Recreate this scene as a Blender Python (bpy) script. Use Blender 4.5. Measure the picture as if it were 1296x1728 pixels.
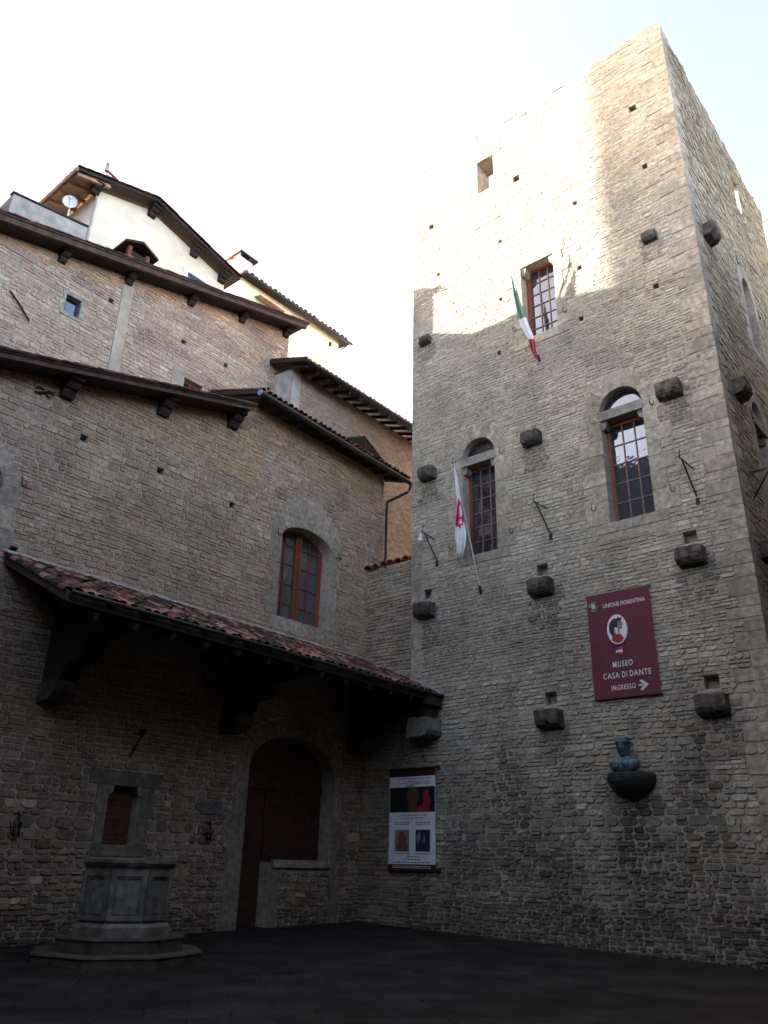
import bpy, math, random
from mathutils import Vector, Matrix, geometry
from math import sin, cos, pi, radians, sqrt
C = bpy.context.scene
for o in list(bpy.data.objects): bpy.data.objects.remove(o)

# ------------------------------------------------------------------ camera
CAM = Vector((-19.748, -17.584, 1.6))
F_PX = 1347.0
def nrm(v): return v / v.length
_U = nrm(Vector((72.0, -3064.0, F_PX)))
_X = Vector((1242.0, 623.0, F_PX)); _X = nrm(_X - _U * _X.dot(_U))
_Y = _U.cross(_X)
def cam2w(v): return Vector((_X.dot(v), _Y.dot(v), _U.dot(v)))
cd = bpy.data.cameras.new('camera'); cam = bpy.data.objects.new('camera', cd); C.collection.objects.link(cam)
cd.sensor_fit = 'VERTICAL'; cd.sensor_height = 36.0; cd.lens = F_PX / 1728 * 36.0
cd.clip_start = 0.1; cd.clip_end = 2000
r, u, b = cam2w(Vector((1,0,0))), cam2w(Vector((0,-1,0))), cam2w(Vector((0,0,-1)))
cam.matrix_world = Matrix(((r.x,u.x,b.x,CAM.x),(r.y,u.y,b.y,CAM.y),(r.z,u.z,b.z,CAM.z),(0,0,0,1)))
C.camera = cam
C.render.resolution_x = 768; C.render.resolution_y = 1024

# ------------------------------------------------------------------ light
SUN = nrm(Vector((-0.345, 0.88, 0.325)))
w = bpy.data.worlds.new('World'); C.world = w; w.use_nodes = True
nt = w.node_tree; bg = nt.nodes['Background']
sky = nt.nodes.new('ShaderNodeTexSky'); sky.sky_type = 'NISHITA'; sky.sun_disc = False
sky.sun_elevation = math.asin(SUN.z); sky.sun_rotation = math.atan2(SUN.x, SUN.y)
sky.altitude = 50; sky.air_density = .2; sky.dust_density = 1.0; sky.ozone_density = .5
wb = nt.nodes.new('ShaderNodeMix'); wb.data_type = 'RGBA'; wb.blend_type = 'MULTIPLY'; wb.inputs[0].default_value = 1; wb.inputs[7].default_value = (1.30, 1.02, .73, 1)   # hazy morning sky, warmer than the clear-air model
nt.links.new(sky.outputs[0], wb.inputs[6]); nt.links.new(wb.outputs[2], bg.inputs[0]); bg.inputs[1].default_value = 0.15
ld = bpy.data.lights.new('sun', 'SUN'); ld.energy = 2.0; ld.angle = radians(0.5); ld.color = (1.0, 0.93, 0.80)
sun = bpy.data.objects.new('sun', ld); C.collection.objects.link(sun)
sun.rotation_euler = SUN.to_track_quat('Z', 'Y').to_euler(); sun.location = (0, 0, 60)
C.view_settings.view_transform = 'Standard'; C.view_settings.look = 'None'
C.view_settings.exposure = 4.42; C.view_settings.gamma = 1.0
C.render.engine = 'CYCLES'
C.cycles.max_bounces = 6; C.cycles.diffuse_bounces = 4

# ------------------------------------------------------------------ materials
def mat(name, col=(.5,.5,.5), rough=.85, metal=0, spec=.3, attr=False, n1=(0,0), bump=(0,0), stain=None, emis=None, wave=None):
    """n1=(scale, amount) colour mottling; bump=(scale,strength)"""
    m = bpy.data.materials.new(name); m.use_nodes = True; t = m.node_tree; p = t.nodes['Principled BSDF']
    p.inputs['Roughness'].default_value = rough; p.inputs['Metallic'].default_value = metal
    p.inputs['Specular IOR Level'].default_value = spec
    N, L = t.nodes.new, t.links.new
    geo = N('ShaderNodeNewGeometry')
    if attr:
        a = N('ShaderNodeAttribute'); a.attribute_name = 'Col'; src = a.outputs['Color']
    else:
        a = N('ShaderNodeRGB'); a.outputs[0].default_value = (*col, 1); src = a.outputs[0]
    def mul(src, scale, lo, hi, detail=4):
        n = N('ShaderNodeTexNoise'); n.inputs['Scale'].default_value = scale; n.inputs['Detail'].default_value = detail
        L(geo.outputs['Position'], n.inputs['Vector'])
        mr = N('ShaderNodeMapRange'); mr.inputs[1].default_value = .3; mr.inputs[2].default_value = .7
        mr.inputs[3].default_value = lo; mr.inputs[4].default_value = hi; L(n.outputs[0], mr.inputs[0])
        mx = N('ShaderNodeMix'); mx.data_type = 'RGBA'; mx.blend_type = 'MULTIPLY'; mx.inputs[0].default_value = 1
        L(src, mx.inputs[6]); L(mr.outputs[0], mx.inputs[7]); return mx.outputs[2]
    if n1[1]:
        src = mul(src, n1[0], 1 - n1[1], 1 + n1[1] * .5)
        src = mul(src, n1[0] * .09, 1 - n1[1] * .6, 1 + n1[1] * .35)
    if stain:
        src = mul(src, stain[0], 1 - stain[1], 1.0, 8)
    L(src, p.inputs['Base Color'])
    if bump[1]:
        n = N('ShaderNodeTexNoise'); n.inputs['Scale'].default_value = bump[0]; n.inputs['Detail'].default_value = 6
        L(geo.outputs['Position'], n.inputs['Vector'])
        bm_ = N('ShaderNodeBump'); bm_.inputs['Strength'].default_value = bump[1]; bm_.inputs['Distance'].default_value = .03
        L(n.outputs[0], bm_.inputs['Height']); L(bm_.outputs[0], p.inputs['Normal'])
    if emis: p.inputs['Emission Color'].default_value = (*emis, 1); p.inputs['Emission Strength'].default_value = 1
    return m
M = {}
M['stone'] = mat('rubble_stone', attr=True, rough=.95, spec=.15, n1=(9, .35), bump=(22, .7), stain=(.32,.28))
M['mortar'] = mat('lime_mortar', (.38,.335,.27), rough=1, spec=.1, n1=(7, .35), bump=(40, .6))
M['ashlar'] = mat('dressed_sandstone', attr=True, rough=.95, spec=.12, n1=(7, .42), bump=(26, .55), stain=(.5,.3))
M['brick'] = mat('old_brick', attr=True, rough=.95, spec=.1, n1=(12, .3), bump=(40, .4))
M['corbel'] = mat('weathered_corbel_stone', (.10,.09,.078), rough=.95, spec=.1, n1=(6, .6), bump=(18, .8))
M['dark_in'] = mat('dark_interior', (.02,.018,.016), rough=1, spec=0)
M['redwood'] = mat('red_brown_paint', (.20,.055,.03), rough=.55, n1=(6, .3))
M['muntin'] = mat('sheen_tinted_window_bars', (.24,.12,.095), rough=.5, n1=(6,.2))  # red-brown bars paled to paint in reflected light
M['shutter'] = mat('red_shutter_paint', (.12,.040,.024), rough=.6, n1=(6, .4), bump=(30, .3))
M['door'] = mat('old_door_wood', (.055,.020,.013), rough=.7, n1=(5, .4), bump=(30, .3))
M['timber'] = mat('dark_roof_timber', (.035,.024,.02), rough=.8, n1=(6, .4), bump=(20, .4))
M['timber2'] = mat('brown_verge_timber', (.08,.048,.037), rough=.8, n1=(4, .45), bump=(25, .4))
M['lighttimber'] = mat('bare_rafter_wood', (.42,.27,.17), rough=.8, n1=(5, .3))
M['tile'] = mat('terracotta_roof_tile', attr=True, rough=.9, spec=.2, n1=(7, .5), bump=(30, .5))
M['tilebed'] = mat('dirty_tile_bed', (.05,.032,.026), rough=1, n1=(8, .5))
M['gutter'] = mat('dark_metal_gutter', (.035,.035,.037), rough=.45, metal=.4, n1=(6, .3))
M['zinc'] = mat('bluish_zinc', (.33,.38,.45), rough=.5, metal=.5, n1=(6, .3))
M['flash'] = mat('lead_flashing', (.42,.41,.40), rough=.7, n1=(6, .3))
M['iron'] = mat('wrought_iron', (.02,.018,.017), rough=.6, metal=.3, n1=(30, .4))
M['cream'] = mat('cream_render', (.80,.72,.56), rough=.9, n1=(2.5, .12), bump=(30, .1), stain=(.8, .12))
M['white'] = mat('white_render', (.78,.77,.74), rough=.9, n1=(2.5, .12), bump=(30, .1))
M['greyrender'] = mat('grey_render', (.44,.42,.39), rough=.9, n1=(3, .25), bump=(30, .2), stain=(1.6, .35))
M['tanrender'] = mat('tan_render', (.38,.33,.26), rough=.95, n1=(3, .25), bump=(30, .3))
M['bronze'] = mat('patinated_bronze', (.085,.15,.20), rough=.55, metal=.3, spec=.5, n1=(14, .75), bump=(40, .3))
M['greenstone'] = mat('dark_green_bracket', (.026,.032,.026), rough=.85, n1=(9, .7), bump=(22, .7))
M['banner'] = mat('maroon_cloth', (.115,.026,.040), rough=.75, n1=(3, .1))
M['marble'] = mat('worn_white_marble', (.23,.22,.185), rough=.75, n1=(6, .45), bump=(25, .3), stain=(2.2, .5))
M['wellstep'] = mat('grey_step_stone', (.085,.074,.058), rough=.85, n1=(5, .45), bump=(20, .4))
for n_, c_ in dict(p_white=(.72,.74,.76), p_green=(.13,.28,.20), p_red=(.42,.05,.07), p_mag=(.62,.03,.20), p_robe=(.30,.025,.035), p_cream=(.62,.70,.66),
                   p_navy=(.02,.03,.07), p_skin=(.23,.19,.12), p_dark=(.012,.011,.012), p_maroon=(.045,.010,.013), p_brown=(.11,.05,.035),
                   p_rust=(.22,.07,.045), p_grey=(.18,.21,.24), p_blue=(.05,.07,.20), p_text=(.10,.11,.16), p_bluewin=(.05,.15,.42),
                   p_emgreen=(.12,.24,.14), p_letter=(.62,.60,.58), p_pole=(.42,.40,.36), plastic=(.7,.7,.7), p_redpipe=(.35,.03,.04)).items():
    M[n_] = mat(n_, c_, rough=.7, n1=(8, .12))

def glass_mat(name, col, wav):
    m = bpy.data.materials.new(name); m.use_nodes = True; t = m.node_tree; p = t.nodes['Principled BSDF']
    p.inputs['Base Color'].default_value = (*col, 1); p.inputs['Roughness'].default_value = .04
    p.inputs['Specular IOR Level'].default_value = .5; p.inputs['IOR'].default_value = 2.3; p.inputs['Specular Tint'].default_value = (.78,.9,1,1)
    n = t.nodes.new('ShaderNodeTexNoise'); n.inputs['Scale'].default_value = 3; g = t.nodes.new('ShaderNodeNewGeometry')
    bm_ = t.nodes.new('ShaderNodeBump'); bm_.inputs['Strength'].default_value = wav; bm_.inputs['Distance'].default_value = .05
    t.links.new(g.outputs['Position'], n.inputs['Vector']); t.links.new(n.outputs[0], bm_.inputs['Height']); t.links.new(bm_.outputs[0], p.inputs['Normal'])
    return m
M['glass'] = glass_mat('window_glass', (.022,.028,.036), .07)
M['glassgrey'] = glass_mat('dusty_window_glass', (.05,.055,.055), .08)

def ground_mat():
    m = bpy.data.materials.new('dark_paving'); m.use_nodes = True; t = m.node_tree; p = t.nodes['Principled BSDF']
    N, L = t.nodes.new, t.links.new; g = N('ShaderNodeNewGeometry')
    mp = N('ShaderNodeMapping'); mp.inputs['Rotation'].default_value = (0, 0, radians(38)); L(g.outputs['Position'], mp.inputs['Vector'])
    nz = N('ShaderNodeTexNoise'); nz.inputs['Scale'].default_value = 2; L(g.outputs['Position'], nz.inputs['Vector'])
    br = N('ShaderNodeTexBrick'); ds_=N('ShaderNodeMix'); ds_.data_type='RGBA'; ds_.blend_type='ADD'; ds_.inputs[0].default_value=.10; L(mp.outputs[0], ds_.inputs[6]); L(nz.outputs['Color'], ds_.inputs[7]); L(ds_.outputs[2], br.inputs['Vector']); br.inputs['Scale'].default_value = 1.0
    br.inputs['Brick Width'].default_value = 1.15; br.inputs['Row Height'].default_value = .62; br.inputs['Mortar Size'].default_value = .012
    br.inputs['Color1'].default_value = (.021,.019,.017,1); br.inputs['Color2'].default_value = (.030,.027,.0245,1); br.inputs['Mortar'].default_value = (.013,.012,.011,1)
    n2 = N('ShaderNodeTexNoise'); n2.inputs['Scale'].default_value = 1.2; n2.inputs['Detail'].default_value = 8; L(g.outputs['Position'], n2.inputs['Vector'])
    mr = N('ShaderNodeMapRange'); mr.inputs[1].default_value = .3; mr.inputs[2].default_value = .7; mr.inputs[3].default_value = .55; mr.inputs[4].default_value = 1.3; L(n2.outputs[0], mr.inputs[0])
    mx = N('ShaderNodeMix'); mx.data_type = 'RGBA'; mx.blend_type = 'MULTIPLY'; mx.inputs[0].default_value = 1
    L(br.outputs['Color'], mx.inputs[6]); L(mr.outputs[0], mx.inputs[7]); L(mx.outputs[2], p.inputs['Base Color'])
    p.inputs['Roughness'].default_value = .8; p.inputs['Specular IOR Level'].default_value = .08
    n3 = N('ShaderNodeTexNoise'); n3.inputs['Scale'].default_value = 14; n3.inputs['Detail'].default_value = 6; L(g.outputs['Position'], n3.inputs['Vector'])
    ad = N('ShaderNodeMath'); ad.operation = 'MULTIPLY_ADD'; ad.inputs[1].default_value = -1.0; L(br.outputs['Fac'], ad.inputs[0]); L(n3.outputs[0], ad.inputs[2])
    bm_ = N('ShaderNodeBump'); bm_.inputs['Strength'].default_value = .9; bm_.inputs['Distance'].default_value = .03; L(ad.outputs[0], bm_.inputs['Height']); L(bm_.outputs[0], p.inputs['Normal'])
    return m
M['paving'] = ground_mat()

# ------------------------------------------------------------------ builders
ORG = {}
def tag(o, label=None, cat=None, group=None, kind=None):
    if label: o['label'] = label
    if cat: o['category'] = cat
    if group: o['group'] = group
    if kind: o['kind'] = kind
    return o
def thing(name, loc, label, cat, group=None):
    o = bpy.data.objects.new(name, None); C.collection.objects.link(o); o.location = loc; o.empty_display_size = .2
    ORG[o] = Vector(loc); return tag(o, label, cat, group)
class MB:
    def __init__(s): s.v=[]; s.f=[]; s.c=[]; s.col=(1,1,1); s.mi=[]; s.cur=0
    def vert(s, p): s.v.append((p[0],p[1],p[2])); s.c.append(s.col); return len(s.v)-1
    def face(s, idx): s.f.append(tuple(idx)); s.mi.append(s.cur)
    def poly(s, pts): s.face([s.vert(p) for p in pts])
    def box(s, a, b):
        x0,y0,z0 = a; x1,y1,z1 = b
        s.hexa([(x0,y0,z0),(x1,y0,z0),(x1,y1,z0),(x0,y1,z0),(x0,y0,z1),(x1,y0,z1),(x1,y1,z1),(x0,y1,z1)])
    def hexa(s, P):
        i = [s.vert(p) for p in P]
        for q in ((3,2,1,0),(4,5,6,7),(0,1,5,4),(1,2,6,5),(2,3,7,6),(3,0,4,7)): s.face([i[k] for k in q])
    def tube(s, pts, r, n=8, cap=True):
        pts = [Vector(p) for p in pts]; rs = r if isinstance(r, (list,tuple)) else [r]*len(pts); rings=[]
        for k,p in enumerate(pts):
            d = nrm((pts[min(k+1,len(pts)-1)] - pts[max(k-1,0)])); a = Vector((0,0,1)) if abs(d.z)<.9 else Vector((1,0,0))
            e1 = nrm(d.cross(a)); e2 = d.cross(e1)
            rings.append([s.vert(p + (e1*cos(2*pi*j/n)+e2*sin(2*pi*j/n))*rs[k]) for j in range(n)])
        for A,B in zip(rings, rings[1:]):
            for j in range(n): s.face((A[j],A[(j+1)%n],B[(j+1)%n],B[j]))
        if cap: s.face(rings[0][::-1]); s.face(rings[-1])
    def bar(s, a, b, w, h):
        """rectangular bar between two points, w horizontal, h other"""
        a=Vector(a); b=Vector(b); d=nrm(b-a); up=Vector((0,0,1)) if abs(d.z)<.95 else Vector((0,1,0))
        e1=nrm(d.cross(up))*w/2; e2=nrm(e1.cross(d))*h/2
        s.hexa([a-e1-e2,a+e1-e2,a+e1+e2,a-e1+e2,b-e1-e2,b+e1-e2,b+e1+e2,b-e1+e2])
    def prism(s, poly, mp, d0, d1):
        """poly in (u,v), extruded from depth d0 to d1 through map mp(u,v,d)"""
        n=len(poly); A=[s.vert(mp(u,v,d0)) for u,v in poly]; B=[s.vert(mp(u,v,d1)) for u,v in poly]
        s.face(B); s.face(A[::-1])
        for i in range(n): s.face((A[i],A[(i+1)%n],B[(i+1)%n],B[i]))
    def chamf(s, poly, mp, d0, d1, g=.0025, ch=.005):
        """a dressed block: inset by the joint g, chamfered edge ch"""
        n=len(poly); cu=sum(p[0] for p in poly)/n; cv=sum(p[1] for p in poly)/n
        def ins(k):
            out=[]
            for i in range(n):
                a=Vector(poly[i-1]); b=Vector(poly[i]); c=Vector(poly[(i+1)%n])
                e1=nrm(b-a); e2=nrm(c-b); n1=Vector((-e1.y,e1.x)); n2=Vector((-e2.y,e2.x))
                m=n1+n2; L=m.length
                if L<.2: out.append(tuple(b)); continue
                m=m/L; q=b+m*(k/max(.4,m.dot(n1))); out.append((q.x,q.y))
            return out
        area=sum(poly[i][0]*poly[(i+1)%n][1]-poly[(i+1)%n][0]*poly[i][1] for i in range(n))
        if area<0: poly=poly[::-1]
        A=[s.vert(mp(*p,d0)) for p in ins(g)]; B=[s.vert(mp(*p,d1-ch)) for p in ins(g)]; D=[s.vert(mp(*p,d1)) for p in ins(g+ch)]
        for P,Q in ((A,B),(B,D)):
            for i in range(n): s.face((P[i],P[(i+1)%n],Q[(i+1)%n],Q[i]))
        s.face(D)
    def grid(s, P, mis=None):
        """P: rows of points"""
        R=[[s.vert(p) for p in row] for row in P]
        for i in range(len(R)-1):
            for j in range(len(R[0])-1):
                if mis: s.cur = mis(i,j)
                s.face((R[i][j],R[i][j+1],R[i+1][j+1],R[i+1][j]))
        return R
    def build(s, name, mats, parent=None, smooth=False, label=None):
        me = bpy.data.meshes.new(name); org = ORG.get(parent, Vector((0,0,0)))
        me.from_pydata([(x-org.x,y-org.y,z-org.z) for x,y,z in s.v], [], s.f)
        if not isinstance(mats,(list,tuple)): mats=[mats]
        for m in mats: me.materials.append(m)
        me.polygons.foreach_set('material_index', s.mi)
        ca = me.color_attributes.new('Col', 'FLOAT_COLOR', 'POINT')
        ca.data.foreach_set('color', [k for c in s.c for k in (*c, 1.0)])
        if smooth: me.polygons.foreach_set('use_smooth', [True]*len(s.f))
        me.update()
        o = bpy.data.objects.new(name, me); C.collection.objects.link(o)
        if parent is not None: o.parent = parent
        ORG[o] = org
        if label: o['label'] = label
        return o

# plane maps: u to the right along the wall, v up, d out of the wall
def TM(u,v,d): return (-d, -u, v)                       # tower front, x = 0
def FM(y0): return lambda u,v,d: (u, y0-d, v)           # walls facing -Y
def XM(x0): return lambda u,v,d: (x0-d, u, v)           # walls facing -X, u = y
SM = FM(-12.6)

def inpoly(p, poly):
    x,y=p; c=False; n=len(poly)
    for i in range(n):
        x0,y0=poly[i]; x1,y1=poly[i-1]
        if (y0>y)!=(y1>y) and x<(x1-x0)*(y-y0)/(y1-y0)+x0: c=not c
    return c
def slab(mb, mp, outline, holes, d=0.0, thick=.5, through=()):
    """wall sheet with real openings: front at depth d, reveals going back, openings listed in holes = (poly, depth)"""
    vs=[]; es=[]
    for poly in [outline]+[h[0] for h in holes]:
        k=len(vs); vs+= [Vector(p) for p in poly]; n=len(poly); es+=[(k+i,k+(i+1)%n) for i in range(n)]
    r=geometry.delaunay_2d_cdt(vs, es, [], 0, 1e-5)
    ids=[mb.vert(mp(p.x,p.y,d)) for p in r[0]]
    for t in r[2]:
        c=sum((r[0][i] for i in t), Vector((0,0)))/3
        if inpoly(c,outline) and not any(inpoly(c,h[0]) for h in holes): mb.face([ids[i] for i in t])
    for h in holes:
        poly, dep = h[0], h[1]; n=len(poly)
        A=[mb.vert(mp(*p,d)) for p in poly]; B=[mb.vert(mp(*p,d-dep)) for p in poly]
        for i in range(n): mb.face((A[i],B[i],B[(i+1)%n],A[(i+1)%n]))
        if len(h)<3: mb.face(B)
def cross(poly, v):
    xs=[]; n=len(poly)
    for i in range(n):
        (x0,y0),(x1,y1)=poly[i],poly[(i+1)%n]
        if (y0>v)!=(y1>v): xs.append(x0+(x1-x0)*(v-y0)/(y1-y0))
    xs.sort(); return [(xs[i],xs[i+1]) for i in range(0,len(xs)-1,2)]
def band(poly, v0, v1):
    us=[]; n=len(poly)
    for i in range(n):
        (x0,y0),(x1,y1)=poly[i],poly[(i+1)%n]
        if v0<=y0<=v1: us.append(x0)
        for v in (v0,v1):
            if (y0>v)!=(y1>v): us.append(x0+(x1-x0)*(v-y0)/(y1-y0))
    return (min(us),max(us)) if us else None
def masonry(mb, mp, outline, excl, pal, ch=(.10,.17), sw=(.18,.5), proud=(.012,.045), seed=1, tint=None, gap=.006, rnd=.20, wav=.02, jit=.010, rough=None):
    R=random.Random(seed); vmin=min(p[1] for p in outline); vmax=max(p[1] for p in outline)
    ex=[(min(p[0] for p in e),max(p[0] for p in e),min(p[1] for p in e),max(p[1] for p in e),e) for e in excl]
    def stone(u0,u1,v0,v1):
        w,h=u1-u0,v1-v0
        if w<.03 or h<.02: return
        q_=rough((v0+v1)/2) if rough else 1; c=min(w,h)*rnd*R.uniform(.5,1.5)*min(1.4,q_); uc,vc=(u0+u1)/2,(v0+v1)/2; g=gap*R.uniform(.3,1.5)*q_
        u0+=g;u1-=g;v0+=g*.8;v1-=g*.8
        ring=[(u0+c,v0),(u1-c,v0),(u1,v0+c),(u1,v1-c),(u1-c,v1),(u0+c,v1),(u0,v1-c),(u0,v0+c)]
        ring=[(a+R.uniform(-1,1)*jit*q_, b_+R.uniform(-1,1)*jit*.8*q_) for a,b_ in ring]
        sh=wav*sin(uc*.8+vc*.35)+wav*.6*sin(uc*2.1+vc*1.7)
        col=list(R.choice(pal)); k=R.uniform(.89,1.12); col=[q*k for q in col]
        if tint: col=tint(uc,vc,col,R)
        mb.col=tuple(col); p=R.uniform(*proud)*q_; tu=R.uniform(-.04,.04); tv=R.uniform(-.10,.06)
        bev=min(.016,h*.16)
        A=[mb.vert(mp(a,b_+sh,-.02)) for a,b_ in ring]
        B=[]
        for a,b_ in ring:
            fa=1-bev/(w/2); fb=1-bev/(h/2); a2=uc+(a-uc)*fa; b2=vc+(b_-vc)*fb
            B.append(mb.vert(mp(a2,b2+sh,max(.003,p+tu*(a2-uc)+tv*(b2-vc)))))
        for i in range(8): mb.face((A[i],A[(i+1)%8],B[(i+1)%8],B[i]))
        mb.face(B)
    v=vmin
    while v<vmax-.03:
        h=R.uniform(*ch); 
        h*=1+.22*sin(v*1.1+seed)*sin(v*.37+seed*2)
        if R.random()<.12: h*=1.35
        v1=min(v+h,vmax)
        ia=cross(outline,v+.004); ib=cross(outline,v1-.004); iv=[]
        for a in ia:
            for b_ in ib:
                lo,hi=max(a[0],b_[0]),min(a[1],b_[1])
                if hi>lo: iv.append((lo,hi))
        for (e0,e1,f0,f1,e) in ex:
            if f1<=v+.01 or f0>=v1-.01: continue
            bb=band(e,v,v1)
            if not bb: continue
            nv=[]
            for a,b_ in iv:
                if bb[1]<=a or bb[0]>=b_: nv.append((a,b_)); continue
                if bb[0]>a: nv.append((a,bb[0]))
                if bb[1]<b_: nv.append((bb[1],b_))
            iv=nv
        for a,b_ in iv:
            u_=a
            while u_<b_-.01:
                w_=R.uniform(*sw)*(.7+.6*(h/ch[1])); 
                if R.random()<.15: w_*=.5
                e_=u_+w_
                if b_-e_<sw[0]*.7: e_=b_
                if h>.14 and R.random()<.09:
                    m_=v+(v1-v)*R.uniform(.4,.6); stone(u_,e_,v,m_); stone(u_,e_,m_,v1)
                else: stone(u_,e_,v,v1)
                u_=e_
        v=v1
    mb.col=(1,1,1)
def rect(u0,u1,v0,v1): return [(u0,v0),(u1,v0),(u1,v1),(u0,v1)]
def arcpts(cu,cv,ru,rv,n=14,a0=0,a1=pi): return [(cu+ru*cos(a0+(a1-a0)*i/n), cv+rv*sin(a0+(a1-a0)*i/n)) for i in range(n+1)]

ASH=[(.39,.365,.295),(.36,.34,.275),(.41,.375,.295),(.375,.35,.285)]
ASW=[(.40,.345,.275),(.37,.32,.26),(.42,.36,.28),(.385,.335,.265)]
def surround(mb, mp, ul, ur, vb, vs, jamb=(.35,.75), bh=(.4,.7), arch=None, sill=.3, head=None, d=.022, seed=3, pal=ASH, tone=1.0):
    """dressed blocks round an opening; returns the shapes the rubble must keep clear of"""
    R=random.Random(seed); ex=[]
    def blk(poly, dd=None):
        k=R.uniform(.86,1.1)*tone; c=R.choice(pal); mb.col=tuple(q*k for q in c); mb.chamf(poly,mp,-.03,dd if dd is not None else d+R.uniform(-.004,.006)); ex.append(poly)
    if sill:
        m_=ul+(ur-ul)*R.uniform(.35,.65); w0,w1=R.uniform(*jamb)*.8,R.uniform(*jamb)*.8
        blk(rect(ul-w0,m_,vb-sill,vb)); blk(rect(m_,ur+w1,vb-sill,vb))
    for side in (-1,1):
        v=vb; k=0
        while v<vs-.01:
            h=R.uniform(*bh); v1=v+h
            if vs-v1<bh[0]*.7: v1=vs
            w_=jamb[0] if k%2 else jamb[1]; w_*=R.uniform(.9,1.1)
            blk(rect(ul-w_,ul,v,v1) if side<0 else rect(ur,ur+w_,v,v1)); v=v1; k+=1
    if arch:
        cu=(ul+ur)/2; ru=(ur-ul)/2; rv,eu,ev,n=arch   # intrados rise, extrados half width and rise
        for i in range(n):
            a0,a1=pi*i/n,pi*(i+1)/n
            inn=[(cu+ru*cos(a0+(a1-a0)*q/2), vs+rv*sin(a0+(a1-a0)*q/2)) for q in (0,1,2)]
            out=[(cu+eu*cos(a0+(a1-a0)*q/2), vs+ev*sin(a0+(a1-a0)*q/2)) for q in (2,1,0)]
            blk(inn[::-1]+out[::-1] if False else inn+out)
        ex.append([(cu-eu,vs),(cu+eu,vs)]+arcpts(cu,vs,eu,ev,16))
    mb.col=(1,1,1)
    return ex

# colours of the rubble
def warm(L,k): return [tuple(a*b_ for a,b_ in zip(c,k)) for c in L]
PT=warm([(.36,.345,.305),(.33,.32,.29),(.38,.365,.315),(.30,.295,.28),(.35,.33,.285),(.40,.385,.345),(.325,.31,.285),(.37,.345,.28)],(1.12,1.12,1.01))
PF=warm([(.35,.305,.255),(.31,.27,.23),(.365,.325,.275),(.28,.25,.22),(.33,.285,.235),(.37,.34,.30),(.315,.265,.225)],(1.24,1.07,.88))
P2=warm([(.45,.385,.34),(.42,.35,.31),(.50,.45,.40),(.40,.35,.32),(.47,.39,.33),(.43,.33,.28)],(1.22,1.06,.91))

# ------------------------------------------------------------------ ground
mb=MB()
def gz(x,y):
    x=max(-30,min(4,x)); y=max(-22,min(1,y)); return .022*y+.010*x
xs=[-300,-120,-60,-30,-24,-18,-12,-6,0,4,30,120,300]; ys=[-300,-120,-60,-22,-16,-12,-8,-4,0,1,30,120,300]
mb.grid([[(x,y,gz(x,y)) for x in xs] for y in ys])
g=mb.build('ground', M['paving']); tag(g, kind='structure')

# ------------------------------------------------------------------ tower
tower=thing('stone_tower',(5,-7.3,0),'tall square rubble stone tower with maroon banner, sunlit at its top left','tower')
R=random.Random(5)
top=[(12.6,28.22)]
x=12.4
while x>2.1: top.append((x, (28.28 if x>10.05 else 28.10)+R.uniform(-.14,.08))); x-=R.uniform(.25,.6)
top.append((2.0,28.3))
t_out=[(2.0,-1.0),(12.6,-1.0)]+top
th=[]                                                     # openings in the tower front
W2=(4.13,5.38,10.53,14.0,.62); W3=(9.09,10.38,10.46,14.0,.64); W1=(6.74,7.98,17.7,20.68)
def archpoly(ul,ur,vb,vs,rv): return [(ul,vb),(ur,vb)]+arcpts((ul+ur)/2,vs,(ur-ul)/2,rv,14)
th.append((archpoly(*W2),.75)); th.append((archpoly(*W3),.75)); th.append((rect(*W1),.8))
th.append((rect(5.09,5.82,25.19,26.79),.85,1))            # open hole to the sky
put=[]
for (a,b_,s_) in [(11.32,25.06,.24),(11.44,22.34,.17),(6.78,24.88,.26),(8.96,22.33,.16),(2.87,24.87,.22),(5.97,22.37,.15),(8.9,19.58,.16),(11.25,17.62,.17),
                  (5.89,19.8,.13),(8.78,17.59,.16),(5.72,17.61,.15),(3.2,22.32,.13)]:
    put.append(rect(a-s_/2,a+s_/2,b_-s_*.55,b_+s_*.55))
CORB=[(11.28,19.43,.5,0),(2.63,19.45,.5,0),(2.76,13.85,.72,0),(6.84,13.84,.72,0),(11.24,13.9,.76,0),(2.65,9.0,.78,1),(6.86,8.95,.8,1),(11.2,8.93,.8,1),(6.88,5.23,.8,1),(11.22,5.17,.82,1)]
for a,b_,w_,hole in CORB:
    if hole: put.append(rect(a-.18,a+.18,b_+.42,b_+.76))
for p in put: th.append((p,.3))
mbT=MB(); sur=[]
m1=MB(); m2=MB(); m3=MB()
ex2=surround(m2,TM,W2[0],W2[1],W2[2],W2[3],jamb=(.42,.66),arch=(W2[4],1.10,1.18,9),seed=4)
ex3=surround(m3,TM,W3[0],W3[1],W3[2],W3[3],jamb=(.42,.68),arch=(W3[4],1.12,1.20,9),seed=9)
ex1=surround(m1,TM,W1[0],W1[1],W1[2],W1[3],jamb=(.34,.58),sill=.34,seed=14)
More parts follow.
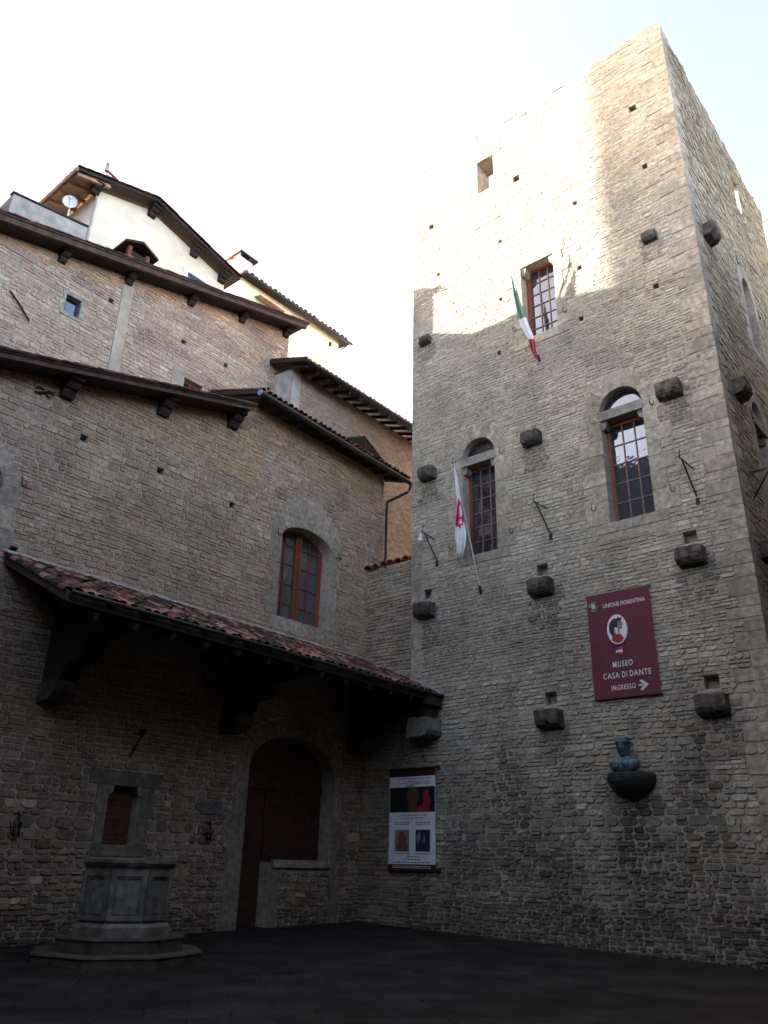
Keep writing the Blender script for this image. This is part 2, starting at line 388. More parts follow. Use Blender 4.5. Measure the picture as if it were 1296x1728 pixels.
# flat lintel over the top window
for (a,b_) in ((W1[0]-.45,W1[0]+.62),(W1[0]+.62,W1[1]+.45)):
    m1.col=(.29,.275,.235); pl=rect(a,b_,W1[3],W1[3]+.42); m1.chamf(pl,TM,-.03,.02); ex1.append(pl)
quo=[]; mq=MB(); Rq=random.Random(8); v=-.6; k=0           # quoins, both arrises
while v<28.0:
    h=Rq.uniform(.26,.46); a=(.75 if k%2 else .42)*Rq.uniform(.85,1.15); kq=Rq.uniform(.85,1.1); c_=tuple(q*kq for q in Rq.choice(ASH))
    vv=min(v+h,28.15)
    mq.col=c_
    b_=(.42 if k%2 else .75)
    o=.025
    g_=.007
    mq.hexa([(-o,-12.6-o,v+g_),(b_,-12.6-o,v+g_),(b_,-12.5,v+g_),(-o,-12.5,v+g_),(-o,-12.6-o,vv-g_),(b_,-12.6-o,vv-g_),(b_,-12.5,vv-g_),(-o,-12.5,vv-g_)])
    mq.hexa([(-o+.001,-12.5,v+g_),(.1,-12.5,v+g_),(.1,-12.6+a,v+g_),(-o+.001,-12.6+a,v+g_),(-o+.001,-12.5,vv-g_),(.1,-12.5,vv-g_),(.1,-12.6+a,vv-g_),(-o+.001,-12.6+a,vv-g_)])
    quo.append((rect(12.6-a,12.7,v,vv), rect(-.1,b_,v,vv)))
    v=vv; k+=1
mq_=mq; mq=MB(); lq=[]; v=6.9; k=0
while v<11.2:
    h=Rq.uniform(.3,.55); a=.5*Rq.uniform(.8,1.1); kq=Rq.uniform(.85,1.05); mq.col=tuple(q*kq for q in Rq.choice(ASH))
    pl=rect(2.02,2.02+a,v,v+h); mq.chamf(pl,TM,-.03,.022); lq.append(pl); v+=h
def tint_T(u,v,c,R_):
    # damp dark growth under the bust and along the foot of the wall, deepened there as painted-in shade; blue-grey and ochre stones here and there
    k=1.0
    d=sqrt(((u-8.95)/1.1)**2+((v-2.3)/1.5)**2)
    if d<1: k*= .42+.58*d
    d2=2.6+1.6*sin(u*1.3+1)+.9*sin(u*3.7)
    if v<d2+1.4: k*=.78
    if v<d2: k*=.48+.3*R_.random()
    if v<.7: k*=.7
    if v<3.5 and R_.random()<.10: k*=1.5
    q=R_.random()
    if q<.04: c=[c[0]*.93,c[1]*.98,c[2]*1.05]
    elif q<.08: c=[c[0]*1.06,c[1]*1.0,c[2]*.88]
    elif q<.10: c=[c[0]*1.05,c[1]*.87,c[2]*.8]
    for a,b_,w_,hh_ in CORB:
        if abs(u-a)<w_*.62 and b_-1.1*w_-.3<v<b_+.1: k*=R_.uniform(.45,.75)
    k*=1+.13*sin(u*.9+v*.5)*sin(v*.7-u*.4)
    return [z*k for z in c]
slab(mbT,TM,t_out,th)
mbT.cur=1
excl=ex1+ex2+ex3+put+[archpoly(*W2),archpoly(*W3),rect(*W1),rect(5.07,5.84,25.17,26.81)]+[q[0] for q in quo]+lq
t_st=[(1.97,-1.0),(12.6,-1.0)]+[(a,b_+.05) for a,b_ in top[:-1]]+[(1.97,28.35)]
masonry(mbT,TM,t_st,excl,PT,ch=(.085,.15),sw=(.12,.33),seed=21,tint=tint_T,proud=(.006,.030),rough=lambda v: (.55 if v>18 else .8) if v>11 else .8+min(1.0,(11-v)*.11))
mbT.cur=0
# loose broken stones along the wall head
Rt=random.Random(77)
mbT.cur=1
x=2.05
while x<12.5:
    w_=Rt.uniform(.2,.5)
    if Rt.random()<.75:
        h=Rt.uniform(.05,.2); c=Rt.choice(PT); mbT.col=c; z0=28.0; z1=28.08+h+(.22 if x>10 else .0)*Rt.random()
        j=lambda: Rt.uniform(-.03,.03)
        mbT.hexa([(j()-.01,-x,z0),(j()-.01,-x-w_,z0),(.5,-x-w_,z0),(.5,-x,z0),(j(),-x-.02,z1+j()),(j(),-x-w_+.02,z1+j()),(.5,-x-w_,z1),(.5,-x,z1)])
    x+=w_
# side face (towards the lane)
s_top=[]; x=11.0
while x>.2: s_top.append((x,28.15+Rt.uniform(-.2,.12))); x-=Rt.uniform(.3,.7)
s_out=[(0,-1),(11.1,-1),(11.1,28.2)]+s_top[1:]+[(0,28.2)]
SW=[(2.75,3.95,10.5,14.0,.62),(4.75,5.9,17.5,19.7,.95)]
sh=[(archpoly(*SW[0]),.7),(archpoly(*SW[1]),.7),(rect(6.6,7.3,25.1,26.7),.8,1)]
sput=[rect(a-.1,a+.1,b_-.1,b_+.1) for a,b_ in ((2.2,25.1),(2.4,22.4),(2.3,17.6),(7.8,22.3),(8.6,17.5),(6.9,19.6))]
for p in sput: sh.append((p,.3))
ms=MB(); exs=surround(ms,SM,SW[0][0],SW[0][1],SW[0][2],SW[0][3],jamb=(.42,.66),arch=(.62,1.1,1.18,9),seed=31)
ms2=MB(); exs2=surround(ms2,SM,SW[1][0],SW[1][1],SW[1][2],SW[1][3],jamb=(.35,.6),arch=(.95,1.0,1.45,9),seed=37)
mbT.cur=0; mbT.col=(1,1,1); slab(mbT,SM,s_out,sh)
mbT.cur=1
masonry(mbT,SM,[(.02,-1),(11.1,-1),(11.1,28.25)]+[(a,b_+.06) for a,b_ in s_top[1:]]+[(.02,28.2)],
        exs+exs2+sput+[archpoly(*SW[0]),archpoly(*SW[1]),rect(6.6,7.3,25.1,26.7)]+[q[1] for q in quo],PT,ch=(.10,.17),sw=(.2,.5),seed=23,proud=(.008,.035),tint=lambda u,v,c,R_:[c[0]*.93,c[1]*.86,c[2]*.78])
# other two sides, wall head and inner faces
mbT.cur=0
def quad(m_,a,b_,c,d): m_.poly([a,b_,c,d])
quad(mbT,(11.1,-2,-1),(0,-2,-1),(0,-2,28.2),(11.1,-2,28.2)); quad(mbT,(11.1,-12.6,-1),(11.1,-2,-1),(11.1,-2,28.2),(11.1,-12.6,28.2))
Z=28.05
for a,b_ in (((0,-12.6),(.85,-2)),((10.25,-12.6),(11.1,-2)),((.85,-12.6),(10.25,-11.75)),((.85,-2.85),(10.25,-2))):
    quad(mbT,(a[0],a[1],Z),(b_[0],a[1],Z),(b_[0],b_[1],Z),(a[0],b_[1],Z))
inner=[(.85,-11.75),(10.25,-11.75),(10.25,-2.85),(.85,-2.85)]
slab(mbT,lambda u,v,d:(.85,-u,v),[(2.85,21.5),(11.75,21.5),(11.75,Z),(2.85,Z)],[(rect(5.09,5.82,25.19,26.79),.0,1)],thick=0)
slab(mbT,lambda u,v,d:(u,-11.75,v),[(.85,21.5),(10.25,21.5),(10.25,Z),(.85,Z)],[(rect(6.6,7.3,25.1,26.7),.0,1)],thick=0)
quad(mbT,(10.25,-11.75,21.5),(10.25,-2.85,21.5),(10.25,-2.85,Z),(10.25,-11.75,Z)); quad(mbT,(.85,-2.85,21.5),(10.25,-2.85,21.5),(10.25,-2.85,Z),(.85,-2.85,Z))
quad(mbT,(.85,-11.75,21.5),(10.25,-11.75,21.5),(10.25,-2.85,21.5),(.85,-2.85,21.5))
mbT.build('wall',[M['mortar'],M['stone']],tower)
mq.build('quoins',M['ashlar'],tower); mq_.build('quoins',M['ashlar'],tower)

def hook(parent, mp, u_, v_, s=1.0):
    m_=MB(); P=[(0,.16),(0.0,.06),(0,.0),(.03,-.05),(.08,-.06),(.12,-.02),(.12,.04)]
    m_.tube([mp(u_,v_+.16*s,-.05),mp(u_,v_+.16*s,.05)]+[mp(u_+a*s,v_+b_*s,.06) for a,b_ in P[1:]],.013,6); return m_.build('hook',M['iron'],parent)
def frame_grid(mp,ul,ur,vb,vt,cols,rows,dep,parent,mulls=(),pane='glass',fw=.09,mw=.028,archtop=0,left_rebate=0):
    f_=MB(); D0,D1=-dep-.04,-dep+.06
    f_.prism(rect(ul,ul+fw+left_rebate,vb,vt),mp,D0,D1); f_.prism(rect(ur-fw,ur,vb,vt),mp,D0,D1)
    f_.prism(rect(ul+fw+left_rebate,ur-fw,vb,vb+fw),mp,D0,D1-.002); f_.prism(rect(ul+fw+left_rebate,ur-fw,vt-fw,vt),mp,D0,D1-.002)
    a0,a1=ul+fw+left_rebate,ur-fw
    f_.build('frame',M['redwood'],parent); f_=MB()
    for i in range(1,cols):
        x=a0+(a1-a0)*i/cols; w_=.10 if i in mulls else mw
        f_.prism(rect(x-w_/2,x+w_/2,vb+fw,vt-fw),mp,D0+.01,-dep+(.05 if i in mulls else .03))
    for j in range(1,rows):
        y=vb+fw+(vt-vb-2*fw)*j/rows; f_.prism(rect(a0,a1,y-mw/2,y+mw/2),mp,D0+.012,-dep+.022)
    f_.build('glazing_bars',M['muntin'],parent)
    g_=MB(); g_.prism(rect(ul+.02,ur-.02,vb+.02,vt-.02),mp,-dep-.02,-dep-.008); g_.build('pane',M[pane],parent)
def shoulders(m_,mp,ul,ur,vt,d0,d1,w_=.17,h=.26):
    for s_,x in ((1,ul),(-1,ur)):
        P=[(x,vt),(x,vt-h)]+[(x+s_*w_*(.25+.75*sin(t)),vt-h+ (h*.75)*(1-cos(t))) for t in (0,pi/6,pi/3,pi/2)]+[(x+s_*w_,vt)]
        m_.prism(P,mp,d0,d1)
def transom(parent,ul,ur,v0,v1,mp=TM):
    m_=MB(); m_.col=(.29,.28,.245); m_.prism(rect(ul-.06,ur+.06,v0,v1),mp,-.32,.045)
    m_.col=(.28,.27,.235); shoulders(m_,mp,ul,ur,v0-.002,-.30,-.03)
    m_.build('transom',M['ashlar'],parent)
def lun_glass(parent,ul,ur,vs,rv,dep,mp=TM,pane='glass'):
    m_=MB(); m_.prism([(ul+.01,vs)]+[(ur-.01,vs)]+arcpts((ul+ur)/2,vs,(ur-ul)/2-.01,rv-.01,14),mp,-dep-.02,-dep); m_.build('pane',M[pane],parent)
    f_=MB(); cu=(ul+ur)/2
    for i in range(12):
        a0,a1=pi*i/12,pi*(i+1)/12; ru=(ur-ul)/2-.005
        f_.prism([(cu+ru*cos(a0),vs+(rv-.005)*sin(a0)),(cu+ru*cos(a1),vs+(rv-.005)*sin(a1)),(cu+(ru-.08)*cos(a1),vs+(rv-.08)*sin(a1)),(cu+(ru-.08)*cos(a0),vs+(rv-.08)*sin(a0))],mp,-dep-.01,-dep+.05)
    f_.build('frame',M['timber'],parent)
w2=m2.build('window',M['ashlar'],tower,label='left arched window of the tower, behind the magenta and white flag')
frame_grid(TM,W2[0],W2[1],W2[2],13.70,3,6,.42,w2); transom(w2,W2[0],W2[1],13.70,14.0); lun_glass(w2,W2[0],W2[1],14.0,W2[4],.26)
w3=m3.build('window',M['ashlar'],tower,label='right arched window of the tower with sky reflected in its panes')
frame_grid(TM,W3[0],W3[1],W3[2],13.70,3,5,.42,w3); transom(w3,W3[0],W3[1],13.70,14.0); lun_glass(w3,W3[0],W3[1],14.0,W3[4],.26)
w1=m1.build('window',M['ashlar'],tower,label='topmost glazed window of the tower beside the tricolour flag')
frame_grid(TM,W1[0],W1[1],W1[2],W1[3],3,6,.40,w1,left_rebate=.06)
def shoulder1(x,s_,vt,h,w_,d0,d1,par):
    m_=MB(); m_.col=(.28,.265,.22); m_.prism([(x,vt),(x,vt-h)]+[(x+s_*w_*(.25+.75*sin(t)),vt-h+(h*.75)*(1-cos(t))) for t in (0,pi/6,pi/3,pi/2)]+[(x+s_*w_,vt)],TM,d0,d1); m_.build('head_block',M['ashlar'],par)
shoulder1(W1[0],1,W1[3]-.003,.34,.18,-.34,-.02,w1); shoulder1(W1[1],-1,W1[3]-.003,.34,.18,-.34,-.02,w1)
for (wn,a,b_) in ((w2,3.76,14.0),(w2,5.62,13.79),(w3,8.78,13.76),(w3,10.63,13.74),(w2,5.86,10.97),(w3,8.58,10.98),(w3,10.88,10.94),(w2,3.59,10.97),(w1,8.21,18.12),(w1,6.34,18.21)): hook(wn,TM,a,b_)
ws=ms.build('window',M['ashlar'],tower); frame_grid(SM,SW[0][0],SW[0][1],SW[0][2],13.7,3,5,.42,ws); transom(ws,SW[0][0],SW[0][1],13.7,14.0,SM); lun_glass(ws,SW[0][0],SW[0][1],14.0,.62,.45,SM); hook(ws,SM,2.45,13.75,1.3)
ws=ms2.build('window',M['ashlar'],tower); frame_grid(SM,SW[1][0],SW[1][1],SW[1][2],19.7,3,5,.42,ws); lun_glass(ws,SW[1][0],SW[1][1],19.7,.95,.45,SM); hook(ws,SM,4.5,20.9,1.4); hook(ws,SM,6.2,19.6,1.4)
def corbel(mp,u_,v_,w_,seed,parent):
    R_=random.Random(seed); m_=MB(); w_*=.86; h=w_*.70; d=w_*.56; hw=w_/2
    prof=[(-.15,h*.5),(d*.98,h*.5),(d,h*.12),(d*.97,-h*.12),(d*.84,-h*.30),(d*.60,-h*.44),(.0,-h*.52),(-.15,-h*.52)]
    n=7; rows=[]
    for i in range(n+1):
        s_=-1+2*i/n; taper=1-.06*abs(s_)**6; uu=u_+s_*hw+R_.uniform(-.012,.012)
        rows.append([mp(uu*1.0+R_.uniform(-.01,.01), v_+b_*taper+R_.uniform(-.015,.015), (a*(taper if a>0 else 1))+R_.uniform(-.015,.015)) for a,b_ in prof])
    Rw=m_.grid(rows); m_.face(Rw[0][::-1]); m_.face(Rw[-1]); return m_.build('corbel',M['corbel'],parent)
for i,(a,b_,w_,hh) in enumerate(CORB): corbel(TM,a,b_,w_,i,tower)
for i,(a,b_) in enumerate(((1.15,19.6),(1.35,14.05),(1.2,9.1))): corbel(SM,a,b_,.8,40+i,tower)

# low wall linking tower and house
lk=thing('link_wall',(.2,-1,0),'low rubble stone wall with a tile coping joining the house corner to the tower','wall')
m_=MB(); slab(m_,TM,rect(0,2.0,-1,10.9),[],d=-.05); m_.cur=1
def LM(u,v,d): return TM(u,v,d-.05)
masonry(m_,LM,rect(0.02,1.97,-1,10.9),[],[tuple(q*.92 for q in c) for c in PF+PT[:4]],ch=(.08,.15),seed=61,tint=lambda u,v,c,R_: [q*.8 for q in c] if v<1 else c)
m_.cur=0; quad(m_,(.05,0,10.9),(.05,-2,10.9),(.6,-2,10.9),(.6,0,10.9)); quad(m_,(.6,0,10.9),(.6,-2,10.9),(.6,-2,-1),(.6,0,-1))
m_.build('wall',[M['mortar'],M['stone']],lk)
TP=[(.32,.15,.115),(.27,.12,.09),(.36,.19,.15),(.20,.08,.055),(.09,.05,.038),(.05,.036,.028),(.045,.038,.03),(.12,.06,.045),(.06,.052,.034),(.035,.03,.025)]
TC=[(.30,.10,.07),(.24,.09,.065),(.34,.13,.09),(.17,.075,.06),(.09,.06,.045),(.07,.055,.045),(.28,.12,.09),(.11,.085,.05)]
def tile(mb_,o,du,ds,nn,r0,r1,L,c,th=.014,seg=6):
    """one barrel tile: axis along ds, o = lower end centre"""
    mb_.col=c; A=[];B=[];A2=[];B2=[]
    for k in range(seg+1):
        t=pi*k/seg
        for lst,rr,oo in ((A,r0,o),(A2,r0-th,o),(B,r1,o+ds*L),(B2,r1-th,o+ds*L)): lst.append(mb_.vert(oo-du*cos(t)*rr+nn*sin(t)*rr*.85))
    for k in range(seg):
        mb_.face((A[k],A[k+1],B[k+1],B[k])); mb_.face((A2[k],B2[k],B2[k+1],A2[k+1])); mb_.face((A[k],A2[k],A2[k+1],A[k+1])); mb_.face((B[k],B[k+1],B2[k+1],B2[k]))
    mb_.col=(1,1,1)
def tiled(mb_,o,du,ds,width,length,pitch=.23,L=.42,step=.33,seed=1,pal=TC,jit=.02,r=.098):
    """field of barrel tiles over a bed, o = eave corner, du along the eave, ds up the slope"""
    R_=random.Random(seed); o=Vector(o); du=nrm(Vector(du)); ds=nrm(Vector(ds)); nn=nrm(du.cross(ds))
    if nn.z<0: nn=-nn
    nc=int(width/pitch); nr=max(1,int(length/step))
    for i in range(nc):
        for j in range(nr):
            p=o+du*((i+.5)*pitch+R_.uniform(-jit,jit))+ds*(j*step+R_.uniform(-jit,jit)*1.5)+nn*(.015+R_.uniform(0,.012))
            c=R_.choice(pal); k=R_.uniform(.75,1.2); LL=min(L,length-j*step+.02)
            tile(mb_,p,nrm(du+ds*R_.uniform(-.06,.06)),ds,nn,r,r*.82,LL,tuple(q*k for q in c))
m_=MB(); tiled(m_,(-.12,-1.98,10.93),(0,1,0),nrm(Vector((.9,0,.3))),2.0,.75,pitch=.33,r=.15,seed=5,pal=TC[:4]); m_.build('coping',M['tile'],lk)

# ------------------------------------------------------------------ stone house (left)
house=thing('stone_house',(-8,2,0),'rubble stone house with a red framed arched window above the tiled porch roof','house')
F0=FM(0)
SL=.285
def vz(x): return 12.45+SL*(x+13.5)
hout=[(-19,-1),(.82,-1),(.82,14.95),(-5.9,14.95),(-5.9,vz(-5.9)+.25),(-19,vz(-19)+.25)]
AW=(-4.06,-1.77,8.38,10.98,.52)        # arched window ul,ur,vb,spring,rise (opening slightly asymmetric in the photo)
LW=(-13.9,-12.78,7.98,9.45,.5)
DO=(-4.60,-1.22,-.3,3.95,.98)
RW=(-8.80,-7.92,1.85,3.14)
def segpoly(ul,ur,vb,vs,rv): return archpoly(ul,ur,vb,vs,rv)
hh=[(segpoly(*AW),.62),(segpoly(*LW),.5),(rect(*RW),.4)]
door_poly=[(-4.60,-.3),(-3.52,-.3),(-3.52,1.55),(-1.26,1.55),(-1.22,3.95)]+arcpts(-2.91,3.95,1.69,.98,16)[1:]
hh.append((door_poly,.55))
hput=[rect(a-.11,a+.11,b_-.1,b_+.1) for a,b_ in ((-11.04,11.39),(-8.7,11.39),(-6.13,11.27),(-12.2,7.97),(-1.0,9.9),(-5.2,9.95))][:4]
for p in hput: hh.append((p,.3))
mh=MB(); slab(mh,F0,hout,hh)
ma=MB(); exa=surround(ma,F0,AW[0],AW[1],AW[2],AW[3],jamb=(.28,.46),bh=(.5,.9),sill=.42,arch=(AW[4],1.60,1.55,11),seed=41,d=.02,pal=ASW,tone=1.0)
ml=MB(); exl=surround(ml,F0,LW[0],LW[1],LW[2],LW[3],jamb=(.4,.55),sill=None,arch=(.5,1.0,.95,9),seed=43,d=.02,pal=ASW)
mdr=MB(); exd=[]
Rd=random.Random(4)
def blk(mm,poly,ex,k=.72,d=.025): 
    kk=k*Rd.uniform(.88,1.08); mm.col=tuple(q*kk for q in Rd.choice(ASW)); mm.chamf(poly,F0,-.03,d); ex.append(poly)
for v0,v1 in ((-.3,.5),(.5,1.25),(1.25,2.1),(2.1,2.8),(2.8,3.5),(3.5,3.95)):
    blk(mdr,rect(-5.15+Rd.uniform(-.1,.12),-4.60,v0,v1),exd)
for v0,v1 in ((-.3,.4),(.4,1.1),(1.1,1.9),(1.9,2.7),(2.7,3.4),(3.4,3.95)):
    blk(mdr,rect(-1.24,-.80+Rd.uniform(-.1,.12),v0,v1),exd)
blk(mdr,rect(-3.52,-1.24,1.42,1.62),exd,1.0,.09); blk(mdr,rect(-3.52,-3.22,-.3,.5),exd); blk(mdr,rect(-3.52,-3.18,.5,1.42),exd)
for i in range(11):
    a0,a1=pi*i/11,pi*(i+1)/11
    P=[(-2.91+1.69*cos(a),3.95+.98*sin(a)) for a in (a0,(a0+a1)/2,a1)]+[(-2.91+2.15*cos(a),3.95+1.5*sin(a)) for a in (a1,(a0+a1)/2,a0)]
    blk(mdr,P,exd)
exd.append([(-5.06,3.95),(-.76,3.95)]+arcpts(-2.91,3.95,2.15,1.5,16))
mrw=MB(); exr=[]
for P in (rect(-9.05,-8.80,1.85,2.5),rect(-9.12,-8.80,2.5,3.14),rect(-7.92,-7.62,1.85,2.45),rect(-7.92,-7.55,2.45,3.14),rect(-9.35,-7.4,3.14,3.48),rect(-9.05,-7.6,1.6,1.85)): blk(mrw,P,exr,.62)
mrw.col=(.28,.27,.23); shoulders(mrw,F0,RW[0],RW[1],RW[3]-.002,-.2,.02,.12,.2)
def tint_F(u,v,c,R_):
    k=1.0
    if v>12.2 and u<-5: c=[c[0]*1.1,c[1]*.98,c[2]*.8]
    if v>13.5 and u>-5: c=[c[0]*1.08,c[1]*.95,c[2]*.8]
    if v<6.2: k*=.72  # porch shade painted into the stones below its roof
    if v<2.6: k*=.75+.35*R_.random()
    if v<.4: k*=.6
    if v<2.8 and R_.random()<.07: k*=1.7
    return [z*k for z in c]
mh.cur=1
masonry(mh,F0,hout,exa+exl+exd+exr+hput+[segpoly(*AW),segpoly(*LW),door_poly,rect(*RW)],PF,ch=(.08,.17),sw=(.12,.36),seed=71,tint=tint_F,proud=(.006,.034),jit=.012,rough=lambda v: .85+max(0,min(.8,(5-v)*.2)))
mh.cur=0
quad(mh,(.82,0,-1),(.82,5,-1),(.82,5,14.9),(.82,0,14.9)); quad(mh,(-19,0,-1),(-19,0,10.9),(-19,9,10.9),(-19,9,-1))
mh.build('wall',[M['mortar'],M['stone']],house)
wa=ma.build('window',M['ashlar'],house,label='red framed arched window above the porch roof')
# two-leaf frame with arched head
f_=MB(); dep=.5; ul,ur=AW[0]+.02,AW[1]-.30
def atop(x): 
    t=(x-(AW[0]+AW[1])/2)/((AW[1]-AW[0])/2); return AW[3]+AW[4]*sqrt(max(0,1-t*t))-.05
def vbar(x0,x1,d0,d1): f_.prism([(x0,AW[2]),(x1,AW[2]),(x1,atop(x1)),(x0,atop(x0))],F0,d0,d1)
ur=AW[1]-.04; mid=(AW[0]+AW[1])/2+.02
vbar(AW[0]+.03,AW[0]+.13,-dep-.05,-dep+.06); vbar(ur-.12,ur,-dep-.05,-dep+.06)
vbar(mid-.12,mid-.01,-dep-.05,-dep+.06); vbar(mid+.01,mid+.12,-dep-.05,-dep+.075)
for x in ((AW[0]+.13+mid-.12)/2,(mid+.12+ur-.12)/2): vbar(x-.025,x+.025,-dep-.04,-dep+.03)
for z in (9.02,9.68,10.34,10.98): 
    f_.prism(rect(AW[0]+.13,mid-.12,z-.02,z+.02),F0,-dep-.04,-dep+.02); f_.prism(rect(mid+.12,ur-.12,z-.02,z+.02),F0,-dep-.04,-dep+.02)
f_.prism(rect(AW[0]+.13,mid-.12,AW[2],AW[2]+.07),F0,-dep-.05,-dep+.05); f_.prism(rect(mid+.12,ur-.12,AW[2],AW[2]+.07),F0,-dep-.05,-dep+.05)
for i in range(12):
    a0,a1=pi*i/12,pi*(i+1)/12; cu=(AW[0]+AW[1])/2; ru=(AW[1]-AW[0])/2
    P=[(cu+q*ru*cos(a),AW[3]+AW[4]*q*sin(a)) for q,a in ((1.0,a0),(1.0,a1),(.86,a1),(.86,a0))]; f_.prism(P,F0,-dep-.05,-dep+.04)
f_.build('frame',M['redwood'],wa)
g_=MB(); g_.prism(segpoly(AW[0]+.01,AW[1]-.01,AW[2]+.01,AW[3],AW[4]-.01),F0,-dep-.03,-dep-.012); g_.build('pane',M['glassgrey'],wa)
hook(wa,F0,-4.28,10.97,1.0); hook(wa,F0,-1.5,10.98,1.0)
wl=ml.build('window',M['ashlar'],house); frame_grid(F0,LW[0],LW[1],LW[2],LW[3],3,4,.35,wl); lun_glass(wl,LW[0],LW[1],LW[3],.5,.35,F0); hook(wl,F0,-12.36,9.60,1.0)
wr=mrw.build('window',M['ashlar'],house,label='small window with a studded red shutter above the stone well')
s_=MB(); s_.prism(rect(RW[0]+.03,RW[1]-.08,RW[2]+.03,RW[3]-.05),F0,-.30,-.24)
for i in range(7):
    for j in range(8):
        a=RW[0]+.09+i*.105; b_=RW[2]+.11+j*.148; s_.prism(rect(a-.014,a+.014,b_-.014,b_+.014),F0,-.24,-.222)
for z in (2.1,2.85): s_.prism(rect(RW[0]+.04,RW[1]-.09,z-.02,z+.02),F0,-.24,-.215)
s_.build('shutter',M['shutter'],wr)
dd=mdr.build('doorway',M['ashlar'],house,label='arched doorway with dark red boards and a low stone counter')
s_=MB(); x=-4.58
while x<-3.55: s_.prism(rect(x,x+.165,-.28,3.45),F0,-.5,-.44+Rd.uniform(0,.008)); x+=.172
for z in (.5,1.6,2.8): s_.prism(rect(-4.56,-3.56,z-.06,z+.06),F0,-.44,-.41)
s_.build('door',M['door'],dd)
s_=MB(); x=-3.52
while x<-1.3: s_.prism(rect(x,x+.18,1.56,3.45),F0,-.5,-.44+Rd.uniform(0,.008)); x+=.187
for z in (1.8,3.2): s_.prism(rect(-3.50,-1.30,z-.05,z+.05),F0,-.44,-.41)
s_.prism(rect(-4.58,-1.27,3.45,3.6),F0,-.5,-.38)
s_.build('shutter',M['door'],dd)
s_=MB(); s_.prism(archpoly(-4.58,-1.24,3.6,3.95,.94),F0,-.52,-.47); s_.build('fanlight',M['door'],dd)
# roofs of the house
def rake_roof(name,x0,z0,x1,z1,yf,yb,parent,th=.22,seed=1):
    """roof seen at its raking edge: boards below, barrel tiles on top; the edge runs x0->x1"""
    m_=MB(); L=sqrt((x1-x0)**2+(z1-z0)**2)
    m_.hexa([(x0,yf,z0),(x1,yf,z1),(x1,yb,z1),(x0,yb,z0),(x0,yf,z0+th),(x1,yf,z1+th),(x1,yb,z1+th),(x0,yb,z0+th)])
    return m_,Vector((x1-x0,0,z1-z0)).normalized(),L
vz0,vz1=12.14+SL*(-19+13.76),14.27
m_,ds,L=rake_roof('x',-19,vz0+.02,-6.25,vz1,-.66,3.0,house,th=.06); m_.build('roof',M['timber'],house)
m_=MB(); m_.hexa([(-19,-.72,vz0-.03),(-6.22,-.72,vz1-.03),(-6.22,-.66,vz1-.03),(-19,-.66,vz0-.03),(-19,-.73,vz0+.10),(-6.22,-.73,vz1+.10),(-6.22,-.66,vz1+.10),(-19,-.66,vz0+.10)])
m_.hexa([(-19,-.77,vz0+.10),(-6.19,-.77,vz1+.10),(-6.19,-.6,vz1+.10),(-19,-.6,vz0+.10),(-19,-.78,vz0+.14),(-6.19,-.78,vz1+.14),(-6.19,-.6,vz1+.14),(-19,-.6,vz0+.14)])
m_.build('verge_board',M['timber2'],house)
def verge_tiles(x0,z0,x1,z1,yf,yb,parent,seed,nrow=3,pal=TC,name='roof_tiles'):
    m_=MB(); R_=random.Random(seed); d=Vector((x1-x0,0,z1-z0)); L=d.length; ds=d/L; sgn=1
    if ds.z<0: ds=-ds; o=Vector((x1,0,z1))
    else: o=Vector((x0,0,z0))
    nn=Vector((-ds.z,0,ds.x)) if ds.x>0 else Vector((ds.z,0,-ds.x))
    if nn.z<0: nn=-nn
    # flat bed with stepped tiles
    y=yf
    for c_ in range(nrow):
        j=0; s=0
        while s<L-.05:
            LL=min(.42,L-s); p=o+ds*s+nn*(.01+R_.uniform(0,.015)); p.y=y+.10+R_.uniform(-.015,.015)
            c=R_.choice(pal); kt=R_.uniform(.7,1.1); tile(m_,p,Vector((0,1,0)),ds,nn,.11,.09,LL+.03,tuple(q*kt for q in c))
            if c_==0:
                kt=R_.uniform(.6,1.2); m_.col=tuple(q*kt for q in R_.choice(pal)); q0=o+ds*(s-.02)+nn*R_.uniform(.0,.02); q1=o+ds*(s+LL+.03)-nn*.012; y0=yf-.02+R_.uniform(-.02,.02)
                m_.hexa([Vector((q.x,yy,q.z+zz)) for zz in (0,.045) for q,yy in ((q0,y0),(q1,y0),(q1,yf+.3),(q0,yf+.3))]); m_.col=(1,1,1)
            s+=.33
        y+=.24
    m_.cur=1; m_.hexa([o+Vector((0,yf+.02,0)),o+ds*L+Vector((0,yf+.02,0)),o+ds*L+Vector((0,yb,0)),o+Vector((0,yb,0)),o+nn*.03+Vector((0,yf+.02,0)),o+ds*L+nn*.03+Vector((0,yf+.02,0)),o+ds*L+nn*.03+Vector((0,yb,0)),o+nn*.03+Vector((0,yb,0))])
    return m_.build(name,[M['tile'],M['tilebed']],parent)
TD=[tuple(q*.45 for q in c) for c in TC]+[(.07,.05,.045),(.10,.06,.05)]
verge_tiles(-19,vz0+.145,-6.2,vz1+.145,-.80,3.0,house,3,pal=TD)
def rbracket(parent,x,z,yw,yf,w_=.42,h=.5,name='roof_bracket'):
    m_=MB(); L=yw-yf-.06
    prof=[(0,0),(0,-h),(.28*L,-h),(.40*L,-h*.82),(.46*L,-h*.62),(.62*L,-h*.60),(.74*L,-h*.45),(.8*L,-h*.28),(L,-h*.26),(L,0)]
    A=[m_.vert((x-w_/2,yw-a,z+b_)) for a,b_ in prof]; B=[m_.vert((x+w_/2,yw-a,z+b_)) for a,b_ in prof]; n=len(prof)
    m_.face(A); m_.face(B[::-1])
    for i in range(n): m_.face((A[i],B[i],B[(i+1)%n],A[(i+1)%n]))
    return m_.build(name,M['timber'],parent)
for x in (-15.0,-11.75,-8.95,-6.5): rbracket(house,x,12.14+SL*(x+13.76)-.0,0.02,-.60,.34,.50)
